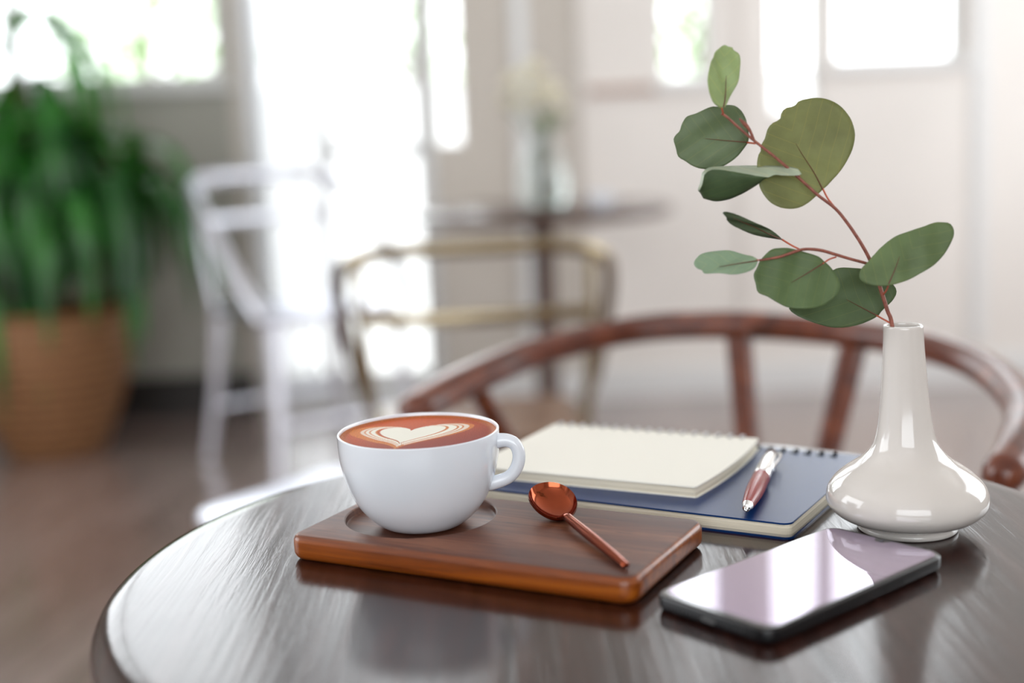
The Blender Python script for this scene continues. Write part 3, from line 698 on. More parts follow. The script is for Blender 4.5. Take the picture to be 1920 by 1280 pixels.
# ---------------------------------------------------------------- eucalyptus twig, millimetres from the vase foot
TW = {"L1":{"o":[[-107.7,0.0,294.2],[-106.5,0.4,293.8],[-105.3,0.8,293.3],[-104.0,1.2,293.1],[-102.8,1.6,292.7],[-102.5,1.6,291.6],[-101.6,1.8,290.7],[-100.6,2.1,290.0],[-99.7,2.4,289.1],[-99.1,2.4,288.0],[-98.9,2.4,286.9],[-98.7,2.4,285.7],[-98.7,2.3,284.4],[-98.7,2.1,283.2],[-98.8,2.0,282.0],[-99.0,1.8,280.8],[-99.1,1.6,279.6],[-99.4,1.4,278.4],[-99.6,1.2,277.2],[-99.9,1.0,276.0],[-100.2,0.8,274.9],[-100.6,0.5,273.7],[-101.0,0.2,272.6],[-101.5,-0.0,271.4],[-102.0,-0.3,270.3],[-102.6,-0.6,269.2],[-103.1,-0.9,268.1],[-103.7,-1.3,267.1],[-104.3,-1.6,266.0],[-105.0,-1.9,264.9],[-105.6,-2.2,263.9],[-106.3,-2.6,262.9],[-107.0,-2.9,261.8],[-107.6,-3.3,260.8],[-108.3,-3.6,259.7],[-108.9,-3.9,258.7],[-110.1,-4.4,258.4],[-111.4,-4.8,258.6],[-112.5,-5.1,259.2],[-113.5,-5.4,259.9],[-114.5,-5.7,260.7],[-115.4,-5.9,261.6],[-116.2,-6.1,262.6],[-116.7,-6.2,263.7],[-117.2,-6.2,264.8],[-117.6,-6.2,265.9],[-118.0,-6.2,267.1],[-118.3,-6.2,268.3],[-118.5,-6.2,269.5],[-118.7,-6.2,270.7],[-118.9,-6.1,271.9],[-119.0,-6.0,273.1],[-119.1,-5.9,274.3],[-119.0,-5.8,275.5],[-118.9,-5.6,276.7],[-118.8,-5.5,277.8],[-118.6,-5.3,279.0],[-118.4,-5.1,280.2],[-118.2,-4.9,281.4],[-117.9,-4.7,282.6],[-117.6,-4.4,283.7],[-117.1,-4.2,284.9],[-116.4,-3.8,285.9],[-115.4,-3.4,286.7],[-114.7,-3.0,287.7],[-114.3,-2.8,288.8],[-113.8,-2.5,290.0],[-113.0,-2.1,290.9],[-112.1,-1.7,291.7],[-111.1,-1.3,292.5],[-110.1,-0.9,293.3],[-109.0,-0.4,293.9]],"mid":[[-109.92,-4.86,258.69],[-107.8,-3.14,268.54],[-106.94,-2.01,276.78]],"pet":[[-110.71,-4.57,258.45],[-109.04,0.0,254.54]]},"L2":{"o":[[-112.7,13.8,259.6],[-111.0,13.7,259.3],[-109.2,13.6,259.1],[-107.5,13.5,259.7],[-105.7,13.4,260.0],[-103.9,13.3,260.0],[-102.1,13.2,259.8],[-100.4,13.1,259.4],[-98.8,13.0,258.5],[-97.4,12.9,257.4],[-96.2,12.7,256.1],[-95.2,12.6,254.6],[-94.4,12.5,253.0],[-93.7,12.4,251.3],[-93.3,12.3,249.5],[-93.0,12.2,247.8],[-92.8,12.1,246.0],[-92.5,12.0,244.2],[-92.3,11.9,242.4],[-92.3,11.8,240.6],[-92.5,11.7,238.9],[-93.1,11.6,237.2],[-94.1,11.6,235.7],[-95.2,11.6,234.3],[-96.3,11.6,232.9],[-97.4,11.6,231.5],[-98.6,11.6,230.2],[-100.0,11.6,229.0],[-101.4,11.6,227.9],[-102.9,11.6,226.9],[-104.4,11.7,226.0],[-106.0,11.7,225.1],[-107.6,11.7,224.4],[-109.3,11.8,223.9],[-111.1,11.9,223.4],[-112.8,11.9,223.1],[-114.6,12.0,222.9],[-116.4,12.1,222.8],[-118.2,12.2,222.9],[-120.0,12.3,223.2],[-121.8,12.4,223.5],[-123.5,12.5,224.1],[-125.2,12.6,224.8],[-126.8,12.8,225.7],[-128.3,12.9,226.8],[-129.7,13.0,227.9],[-131.2,13.1,228.9],[-132.8,13.3,229.8],[-134.1,13.4,231.0],[-134.8,13.5,232.7],[-135.1,13.6,234.5],[-135.5,13.7,236.3],[-136.0,13.8,238.0],[-136.5,13.9,239.7],[-136.7,14.0,241.5],[-135.9,14.1,243.1],[-134.7,14.1,244.4],[-133.3,14.1,245.5],[-132.5,14.1,247.1],[-132.0,14.2,248.8],[-131.3,14.2,250.5],[-130.4,14.3,252.0],[-129.4,14.3,253.5],[-128.0,14.3,254.6],[-126.3,14.2,255.1],[-124.5,14.1,255.5],[-122.8,14.1,256.0],[-121.2,14.0,256.7],[-119.5,14.0,257.4],[-117.9,13.9,258.1],[-116.2,13.9,258.8],[-114.5,13.8,259.3]],"mid":[[-93.15,11.09,237.83],[-104.07,11.7,239.12],[-118.26,12.51,241.11]],"pet":[[-93.33,11.69,237.68],[-90.78,0.0,237.2]]},"L3":{"o":[[-50.9,17.9,262.0],[-48.1,18.3,261.7],[-45.4,18.6,261.1],[-42.8,18.8,260.2],[-40.3,18.9,259.0],[-37.9,19.0,257.5],[-35.8,18.9,255.8],[-33.9,18.8,253.8],[-32.3,18.7,251.7],[-30.9,18.4,249.4],[-29.9,18.1,246.9],[-29.3,17.6,244.3],[-28.9,17.1,241.6],[-28.8,16.6,239.0],[-29.1,16.1,236.3],[-29.6,15.5,233.7],[-30.3,14.8,231.1],[-31.3,14.2,228.6],[-32.6,13.5,226.2],[-34.0,12.8,223.9],[-35.6,12.2,221.7],[-37.3,11.5,219.6],[-39.2,10.8,217.6],[-41.1,10.1,215.7],[-43.1,9.5,213.9],[-45.1,8.8,212.0],[-47.1,8.1,210.1],[-49.3,7.5,208.5],[-51.3,6.8,206.7],[-53.4,6.1,204.9],[-55.6,5.5,203.2],[-57.8,4.8,201.6],[-60.2,4.2,200.3],[-62.7,3.6,199.1],[-65.3,3.0,198.3],[-68.1,2.5,197.9],[-70.8,2.1,197.9],[-73.6,1.8,198.2],[-76.3,1.5,198.8],[-78.8,1.3,199.9],[-81.2,1.2,201.2],[-83.2,1.3,203.0],[-84.9,1.4,205.1],[-86.3,1.7,207.3],[-87.5,2.0,209.7],[-88.4,2.3,212.2],[-88.7,2.8,214.8],[-88.7,3.4,217.5],[-89.1,3.8,220.1],[-89.5,4.3,222.7],[-89.4,4.8,225.3],[-88.8,5.4,227.9],[-87.9,6.1,230.4],[-86.3,6.7,232.5],[-86.2,7.3,235.1],[-84.8,7.9,237.4],[-83.3,8.6,239.6],[-82.5,9.2,242.1],[-81.8,9.8,244.6],[-80.3,10.5,246.8],[-78.2,11.1,248.5],[-75.6,11.7,249.4],[-73.4,12.3,250.9],[-72.8,12.9,253.5],[-71.3,13.6,255.7],[-69.0,14.2,257.1],[-66.2,14.7,257.4],[-63.7,15.3,258.4],[-61.8,16.0,260.4],[-59.2,16.5,261.3],[-56.5,17.0,261.6],[-53.7,17.5,262.0]],"mid":[[-49.66,6.83,208.57],[-56.11,8.46,221.59],[-64.26,10.14,236.09]],"pet":[[-49.5,7.5,208.82],[-47.35,3.36,202.96],[-44.32,0.0,198.2]]},"L4":{"o":[[-119.0,-13.9,223.8],[-117.3,-13.4,224.4],[-115.3,-12.8,224.5],[-113.4,-12.3,224.6],[-111.5,-11.7,224.6],[-109.6,-11.1,224.6],[-107.6,-10.5,224.5],[-105.7,-9.9,224.5],[-103.7,-9.3,224.5],[-101.8,-8.8,224.5],[-99.8,-8.2,224.4],[-97.9,-7.6,224.4],[-95.9,-7.0,224.4],[-94.0,-6.4,224.3],[-92.0,-5.8,224.2],[-90.1,-5.2,224.2],[-88.1,-4.7,224.1],[-86.1,-4.1,224.0],[-84.1,-3.5,223.9],[-82.2,-2.9,223.8],[-80.2,-2.3,223.6],[-78.2,-1.7,223.5],[-76.2,-1.1,223.3],[-74.2,-0.5,223.2],[-72.3,0.1,222.9],[-70.3,0.7,222.7],[-68.3,1.3,222.2],[-66.4,1.8,221.5],[-65.0,2.3,220.2],[-64.8,2.3,218.5],[-66.6,1.8,218.0],[-68.6,1.2,217.9],[-70.6,0.6,218.0],[-72.6,-0.0,218.1],[-74.6,-0.6,218.2],[-76.6,-1.2,218.3],[-78.6,-1.8,218.7],[-80.6,-2.4,218.9],[-82.4,-3.0,218.4],[-84.1,-3.5,217.5],[-85.6,-3.9,216.4],[-87.1,-4.4,215.3],[-88.6,-4.8,214.1],[-90.2,-5.3,213.1],[-91.8,-5.8,212.1],[-93.5,-6.3,211.2],[-95.1,-6.8,210.3],[-96.8,-7.3,209.4],[-98.5,-7.8,208.6],[-100.3,-8.3,207.8],[-102.0,-8.8,207.1],[-103.8,-9.4,206.4],[-105.6,-9.9,205.8],[-107.5,-10.5,205.3],[-109.4,-11.0,205.0],[-111.3,-11.6,204.7],[-113.2,-12.2,204.6],[-115.1,-12.8,204.6],[-117.0,-13.3,205.0],[-118.9,-13.9,205.7],[-120.7,-14.4,206.2],[-122.5,-15.0,207.0],[-123.1,-15.1,208.7],[-123.8,-15.4,210.3],[-125.1,-15.8,211.6],[-124.7,-15.6,213.3],[-123.9,-15.4,215.0],[-122.9,-15.1,216.5],[-123.0,-15.1,218.3],[-122.9,-15.1,220.1],[-121.9,-14.8,221.6],[-120.6,-14.4,222.9]],"mid":[],"pet":[[-66.15,1.93,219.41],[-64.89,0.0,216.61]]},"L5":{"o":[[-112.5,-14.1,198.3],[-111.7,-14.2,198.9],[-110.5,-13.8,198.9],[-109.4,-13.4,198.7],[-108.2,-12.9,198.4],[-107.1,-12.4,198.0],[-106.0,-11.8,197.7],[-104.8,-11.3,197.2],[-103.7,-10.7,196.8],[-102.6,-10.2,196.4],[-101.5,-9.6,195.9],[-100.4,-9.0,195.4],[-99.2,-8.4,194.9],[-98.1,-7.8,194.3],[-97.0,-7.3,193.8],[-95.9,-6.7,193.3],[-94.8,-6.1,192.8],[-93.6,-5.5,192.3],[-92.5,-4.9,191.8],[-91.4,-4.3,191.3],[-90.3,-3.7,190.8],[-89.1,-3.1,190.3],[-88.0,-2.5,189.8],[-86.9,-1.9,189.2],[-85.8,-1.3,188.6],[-84.7,-0.6,187.9],[-83.6,0.0,187.3],[-82.5,0.7,186.6],[-81.5,1.4,185.9],[-80.4,2.0,185.2],[-79.4,2.7,184.5],[-78.3,3.4,183.7],[-77.3,4.1,182.9],[-76.3,4.8,182.1],[-75.4,5.5,181.3],[-74.5,6.3,180.3],[-74.2,6.8,179.4],[-75.4,6.4,179.6],[-76.6,5.9,179.8],[-77.8,5.4,180.1],[-79.0,4.9,180.3],[-80.2,4.4,180.6],[-81.4,3.9,180.9],[-82.6,3.4,181.1],[-83.8,2.9,181.4],[-85.0,2.4,181.7],[-86.2,1.9,182.0],[-87.4,1.4,182.3],[-88.6,0.9,182.7],[-89.8,0.3,183.0],[-90.9,-0.2,183.4],[-92.1,-0.8,183.8],[-93.3,-1.3,184.3],[-94.4,-1.9,184.8],[-95.5,-2.5,185.3],[-96.6,-3.2,185.9],[-97.7,-3.8,186.5],[-98.8,-4.4,187.1],[-99.9,-5.0,187.6],[-101.0,-5.6,188.2],[-102.1,-6.3,188.8],[-103.2,-6.9,189.4],[-104.3,-7.5,189.9],[-105.4,-8.1,190.5],[-106.4,-8.7,191.1],[-107.5,-9.4,191.8],[-108.4,-10.0,192.5],[-109.3,-10.7,193.4],[-110.0,-11.4,194.4],[-110.2,-12.1,195.5],[-110.9,-12.7,196.5],[-111.8,-13.4,197.4]],"mid":[[-74.48,5.84,179.97],[-90.11,-2.53,187.34],[-105.72,-11.19,195.28]],"pet":[[-74.35,6.52,179.9],[-69.32,5.16,176.49],[-65.42,0.0,174.22]]},"L6":{"o":[[-129.9,-14.4,170.2],[-129.4,-13.3,171.3],[-128.7,-12.3,172.1],[-127.7,-11.4,172.9],[-126.7,-10.7,173.6],[-125.7,-10.1,174.2],[-124.5,-9.7,174.6],[-123.4,-9.4,174.9],[-122.2,-9.3,175.2],[-121.0,-9.1,175.4],[-119.8,-9.0,175.6],[-118.6,-9.0,175.7],[-117.4,-9.0,175.8],[-116.2,-9.1,175.8],[-115.1,-9.2,175.8],[-113.9,-9.4,175.8],[-112.7,-9.6,175.7],[-111.6,-9.8,175.6],[-110.4,-10.1,175.5],[-109.3,-10.3,175.4],[-108.2,-10.6,175.3],[-107.0,-10.9,175.1],[-105.9,-11.1,175.0],[-104.7,-11.4,174.8],[-103.6,-11.7,174.7],[-102.5,-12.1,174.5],[-101.4,-12.5,174.3],[-100.3,-12.9,174.0],[-99.3,-13.4,173.7],[-98.3,-14.0,173.3],[-97.3,-14.6,172.9],[-96.3,-15.2,172.4],[-95.3,-15.8,172.0],[-94.4,-16.5,171.5],[-93.4,-17.0,171.1],[-93.3,-18.2,170.2],[-93.9,-19.3,169.2],[-94.6,-20.3,168.3],[-95.4,-21.3,167.4],[-96.4,-22.1,166.6],[-97.4,-22.8,166.0],[-98.5,-23.3,165.4],[-99.6,-23.7,165.0],[-100.8,-24.0,164.7],[-101.9,-24.2,164.4],[-103.1,-24.3,164.2],[-104.3,-24.4,164.1],[-105.4,-24.5,163.9],[-106.6,-24.5,163.8],[-107.8,-24.5,163.7],[-108.9,-24.4,163.7],[-110.1,-24.3,163.6],[-111.2,-24.2,163.6],[-112.4,-24.1,163.7],[-113.5,-23.9,163.7],[-114.7,-23.7,163.8],[-115.8,-23.5,163.8],[-117.0,-23.3,163.9],[-118.1,-23.1,164.0],[-119.2,-22.8,164.1],[-120.4,-22.6,164.2],[-121.5,-22.3,164.4],[-122.6,-22.1,164.5],[-123.7,-21.7,164.7],[-124.8,-21.3,164.9],[-125.5,-20.4,165.6],[-125.9,-19.4,166.4],[-127.0,-19.0,166.7],[-128.1,-18.6,166.9],[-129.0,-18.0,167.4],[-129.6,-16.9,168.2],[-129.9,-15.7,169.2]],"mid":[[-93.7,-18.3,170.54],[-104.64,-19.09,168.97],[-115.76,-18.5,168.53]],"pet":[[-93.57,-17.63,170.6],[-88.12,0.0,168.84]]},"L7":{"o":[[-83.7,-9.3,175.6],[-81.9,-9.0,176.0],[-79.9,-8.8,176.0],[-78.0,-8.6,176.0],[-76.1,-8.5,175.9],[-74.2,-8.3,175.8],[-72.3,-8.2,175.5],[-70.4,-8.1,175.2],[-68.6,-8.1,174.7],[-66.7,-8.1,174.1],[-64.9,-8.1,173.6],[-63.1,-8.1,173.0],[-61.3,-8.1,172.3],[-59.5,-8.1,171.6],[-57.8,-8.1,170.9],[-56.1,-8.2,170.1],[-54.5,-8.4,169.1],[-53.1,-8.6,167.8],[-51.7,-8.8,166.7],[-50.3,-9.0,165.5],[-49.0,-9.3,164.1],[-48.0,-9.7,162.6],[-47.0,-10.1,161.0],[-46.2,-10.5,159.3],[-45.5,-10.9,157.6],[-45.0,-11.4,155.9],[-44.8,-11.9,154.1],[-45.0,-12.5,152.3],[-45.5,-13.0,150.5],[-46.3,-13.6,148.8],[-47.4,-14.2,147.3],[-48.8,-14.7,146.1],[-50.3,-15.2,145.0],[-52.0,-15.6,144.0],[-53.7,-16.1,143.1],[-55.4,-16.5,142.4],[-57.3,-16.8,141.8],[-59.1,-17.2,141.4],[-61.0,-17.4,141.1],[-63.0,-17.7,141.0],[-64.9,-17.9,140.9],[-66.8,-18.0,140.9],[-68.7,-18.2,141.1],[-70.6,-18.3,141.3],[-72.5,-18.4,141.6],[-74.3,-18.5,142.0],[-76.2,-18.5,142.5],[-77.9,-18.5,143.1],[-79.6,-18.4,143.9],[-81.3,-18.3,144.8],[-82.9,-18.2,145.7],[-84.5,-18.1,146.7],[-86.0,-17.9,147.8],[-87.5,-17.7,148.9],[-89.2,-17.6,149.8],[-90.9,-17.6,150.5],[-92.6,-17.5,151.4],[-93.7,-17.2,152.8],[-94.1,-16.7,154.6],[-94.3,-16.2,156.4],[-94.8,-15.7,158.1],[-95.3,-15.2,159.8],[-95.5,-14.7,161.6],[-94.8,-14.1,163.3],[-93.7,-13.6,164.8],[-92.8,-13.0,166.4],[-92.0,-12.4,168.1],[-91.0,-11.9,169.6],[-89.7,-11.3,171.0],[-88.3,-10.8,172.3],[-86.9,-10.3,173.5],[-85.4,-9.8,174.7]],"mid":[[-53.72,-9.78,166.14],[-63.97,-12.38,160.88],[-72.96,-14.58,156.53]],"pet":[[-53.58,-9.18,166.07],[-48.5,-4.04,167.89],[-43.65,0.0,168.57]]},"L8":{"o":[[-42.3,12.5,159.3],[-40.3,12.9,160.2],[-38.1,13.2,160.5],[-35.8,13.4,160.5],[-33.6,13.6,160.3],[-31.4,13.8,160.0],[-29.1,13.9,159.7],[-26.9,14.1,159.4],[-24.7,14.2,159.0],[-22.5,14.3,158.5],[-20.3,14.4,158.0],[-18.2,14.4,157.4],[-16.1,14.5,156.7],[-14.0,14.4,155.7],[-12.2,14.3,154.5],[-10.5,14.1,153.2],[-8.9,13.9,151.7],[-7.3,13.7,150.1],[-5.9,13.4,148.4],[-4.8,13.1,146.6],[-4.5,12.6,144.5],[-5.1,12.0,142.5],[-6.3,11.4,140.6],[-7.7,10.9,138.9],[-9.3,10.3,137.5],[-11.1,9.8,136.1],[-12.8,9.3,134.7],[-14.4,8.8,133.2],[-15.6,8.2,131.4],[-17.5,7.7,130.3],[-19.5,7.3,129.3],[-21.6,6.9,128.5],[-23.7,6.5,127.8],[-25.8,6.1,127.1],[-28.0,5.7,126.6],[-30.2,5.4,126.1],[-32.4,5.1,125.8],[-34.6,4.8,125.5],[-36.9,4.6,125.4],[-39.1,4.3,125.3],[-41.3,4.1,125.4],[-43.6,3.9,125.5],[-45.8,3.8,125.8],[-48.0,3.7,126.2],[-50.1,3.6,126.8],[-52.2,3.5,127.5],[-54.3,3.5,128.2],[-56.4,3.5,128.9],[-58.4,3.5,129.8],[-60.5,3.5,130.6],[-62.5,3.5,131.6],[-64.4,3.6,132.6],[-66.3,3.7,133.6],[-68.1,3.8,134.9],[-69.9,4.0,136.2],[-71.2,4.2,137.9],[-70.7,4.8,139.9],[-69.6,5.4,141.7],[-68.3,5.9,143.4],[-66.8,6.5,145.0],[-65.3,7.0,146.6],[-63.7,7.5,148.1],[-62.1,8.1,149.5],[-60.3,8.6,150.9],[-58.6,9.1,152.2],[-56.7,9.6,153.3],[-54.7,10.0,154.4],[-52.7,10.5,155.3],[-50.7,10.9,156.2],[-48.6,11.3,157.0],[-46.5,11.7,157.8],[-44.4,12.1,158.6]],"mid":[[-17.07,7.46,131.45],[-26.03,7.82,136.48],[-34.65,8.32,141.92]],"pet":[[-17.2,8.02,131.37],[-14.7,3.92,129.8],[-11.46,0.0,127.91]]},"L9":{"o":[[-32.9,-12.7,158.9],[-32.4,-12.0,160.8],[-31.4,-11.4,162.5],[-30.1,-10.9,164.0],[-28.5,-10.6,165.2],[-27.1,-10.2,166.6],[-25.7,-9.8,168.0],[-24.3,-9.3,169.5],[-22.8,-8.9,170.8],[-21.4,-8.5,172.2],[-19.9,-8.1,173.6],[-18.3,-7.8,174.8],[-16.7,-7.5,176.0],[-15.0,-7.2,177.2],[-13.3,-6.9,178.2],[-11.6,-6.7,179.3],[-9.8,-6.5,180.2],[-8.0,-6.4,181.0],[-6.1,-6.3,181.6],[-4.2,-6.3,182.2],[-2.3,-6.2,182.7],[-0.4,-6.2,183.2],[1.5,-6.2,183.7],[3.5,-6.3,184.1],[5.4,-6.3,184.6],[7.3,-6.2,185.2],[9.1,-6.1,186.0],[11.0,-6.0,186.7],[12.9,-5.9,187.3],[14.8,-6.0,187.6],[16.7,-6.2,187.5],[18.6,-6.5,187.3],[20.5,-6.8,187.0],[22.1,-7.3,186.1],[23.1,-8.0,184.5],[23.5,-8.8,182.7],[23.4,-9.6,180.8],[22.8,-10.3,178.9],[21.9,-10.9,177.1],[20.9,-11.5,175.4],[19.8,-12.0,173.7],[18.7,-12.6,172.1],[17.5,-13.1,170.5],[16.2,-13.6,169.0],[14.8,-14.0,167.6],[13.3,-14.4,166.2],[11.8,-14.8,164.9],[10.3,-15.1,163.6],[8.6,-15.4,162.5],[6.9,-15.7,161.4],[5.2,-15.9,160.5],[3.4,-16.1,159.6],[1.6,-16.2,158.8],[-0.2,-16.4,157.9],[-2.0,-16.5,157.0],[-3.8,-16.7,156.2],[-5.6,-16.8,155.4],[-7.4,-16.9,154.7],[-9.3,-17.0,154.1],[-11.2,-17.0,153.5],[-13.1,-17.0,153.0],[-15.0,-17.0,152.7],[-17.0,-16.9,152.5],[-18.9,-16.7,152.4],[-20.8,-16.5,152.5],[-22.7,-16.2,152.7],[-24.6,-15.9,152.9],[-26.5,-15.6,153.2],[-28.4,-15.2,153.7],[-30.1,-14.8,154.4],[-31.6,-14.2,155.6],[-32.7,-13.5,157.1]],"mid":[[-17.19,-17.09,153.37],[-12.94,-14.42,161.1],[-9.4,-11.82,168.47]],"pet":[[-17.06,-16.64,153.02],[-15.96,-8.86,148.73],[-15.72,0.0,144.7]]},"stem":[[-10.0,0.0,126.24],[-12.94,0.0,135.56],[-17.33,0.0,149.56],[-20.67,0.0,159.83],[-24.58,0.0,168.64],[-28.17,0.0,175.25],[-31.33,0.0,180.4],[-36.77,0.0,188.48],[-43.9,0.0,197.33],[-54.56,0.0,206.0],[-66.58,0.0,217.38],[-77.86,0.0,227.7],[-91.19,0.0,238.76],[-100.27,0.0,246.81],[-107.23,0.0,253.35],[-110.3,0.0,255.15]],"branch":[[-22.69,0.0,162.65],[-26.97,-2.0,164.63],[-36.36,-4.0,167.67],[-45.41,-6.0,170.82],[-54.41,-8.0,173.81],[-63.37,-10.0,175.08],[-69.46,-12.0,174.4],[-79.78,-14.0,171.63],[-92.14,-16.0,170.37]],"bud":[[-91.19,0.0,238.76],[-93.94,0.0,245.15],[-96.72,0.0,248.75],[-99.5,0.0,251.65]]}

MMV = lambda p: Vector((p[0]/1000, p[1]/1000, p[2]/1000))
tw = thing('eucalyptus_twig', 'eucalyptus twig with round grey-green leaves standing in the white vase', 'plant', (VX, VY, TZ))
M_stem = mat('reddish_twig_bark', lin((136, 74, 60)), .5); n = N(M_stem)
f_ = n.noise(n.coords((1, 1, 1)), 300, 3); n.ln(n.ramp(f_, [(.3, lin((112, 62, 50))), (.7, lin((160, 96, 80)))]), n.b.inputs['Base Color']); n.bump(f_, .3, .0004)
M_pet = mat('orange_red_petiole', lin((186, 92, 66)), .45)
M_rib = mat('purple_brown_rib', lin((104, 66, 48)), .5)
def leaf_material(name, c, tr=.30):
    m = mat(name, c, .48, spec=.4); n = N(m)
    uv = n.new('ShaderNodeUVMap'); uv.uv_map = 'leaf'; sx = n.new('ShaderNodeSeparateXYZ'); n.ln(uv.outputs[0], sx.inputs[0])
    ab = n.new('ShaderNodeMath', operation='ABSOLUTE'); n.ln(sx.outputs[1], ab.inputs[0])
    pw = n.new('ShaderNodeMath', operation='POWER'); n.ln(ab.outputs[0], pw.inputs[0]); pw.inputs[1].default_value = 1.0
    m1 = n.new('ShaderNodeMath', operation='MULTIPLY_ADD'); n.ln(pw.outputs[0], m1.inputs[0]); m1.inputs[1].default_value = -1.05; n.ln(sx.outputs[0], m1.inputs[2])
    m2 = n.new('ShaderNodeMath', operation='MULTIPLY'); n.ln(m1.outputs[0], m2.inputs[0]); m2.inputs[1].default_value = 5.0
    pp = n.new('ShaderNodeMath', operation='PINGPONG'); n.ln(m2.outputs[0], pp.inputs[0]); pp.inputs[1].default_value = .5
    vein = n.ramp(pp.outputs[0], [(.0, (.5, .5, .5)), (.045, (0, 0, 0))])
    f = n.noise(n.coords((1, 1, 1)), 45, 4); c0 = tuple(q*.78 for q in c); c1 = tuple(q*1.22 for q in c)
    col = n.mixc(vein, n.ramp(f, [(.3, c0), (.7, c1)]), (c[0]*1.9, c[1]*1.45, c[2]*1.1))
    n.ln(col, n.b.inputs['Base Color'])
    tl = n.new('ShaderNodeBsdfTranslucent'); n.ln(n.mixc(.5, col, (c[0]*1.6, c[1]*1.5, c[2]*.7)), tl.inputs[0])
    mx = n.new('ShaderNodeMixShader'); mx.inputs[0].default_value = tr
    out = n.t.nodes['Material Output']; n.ln(n.b.outputs[0], mx.inputs[1]); n.ln(tl.outputs[0], mx.inputs[2]); n.ln(mx.outputs[0], out.inputs[0])
    n.bump(f, .12, .0006)
    return m
LM = {'top': leaf_material('pale_leaf_face', lin((176, 188, 166)), .2), 'L1': leaf_material('tip_leaf_glow', lin((160, 180, 128))), 'L2': leaf_material('round_leaf', lin((108, 126, 92))), 'L3': leaf_material('big_leaf', lin((140, 146, 98)), .4),  # tip leaf L1: glow put into its colour as a lighter green
      'L4': leaf_material('folded_leaf', lin((80, 102, 68))), 'L5': leaf_material('dark_leaf', lin((76, 92, 66)), .2), 'L6': leaf_material('grey_leaf', lin((144, 168, 142))),
      'L7': leaf_material('green_leaf', lin((100, 122, 80))), 'L8': leaf_material('deep_leaf', lin((92, 112, 76))), 'L9': leaf_material('right_leaf', lin((108, 128, 86)))}
bm = B(); P = [MMV(p) for p in TW['stem']]; P = [Vector((-.004, 0, .045)), Vector((-.0070, 0, .095))]+P
rs_ = [.0011, .0011]+[.00125-.00055*i/15 for i in range(16)]
tube(bm, P, rs_, 10, k=5)
link('stem', bm, M_stem, tw)
bm = B(); tube(bm, [MMV(p) for p in TW['branch']], [.0009, .0009, .0009, .00095, .0010, .0009, .0009, .0008, .0006], 10, k=5); link('branch', bm, M_stem, tw)
bm = B(); tube(bm, [MMV(p) for p in TW['bud']], [.0007, .0009, .0012, .0005], 8, k=4, round_ends=True); link('bud', bm, M_stem, tw)
BOW = {'L1': .0022, 'L2': .002, 'L3': .003, 'L4': .0, 'L5': .001, 'L6': .0015, 'L7': .0025, 'L8': .003, 'L9': -.0025}
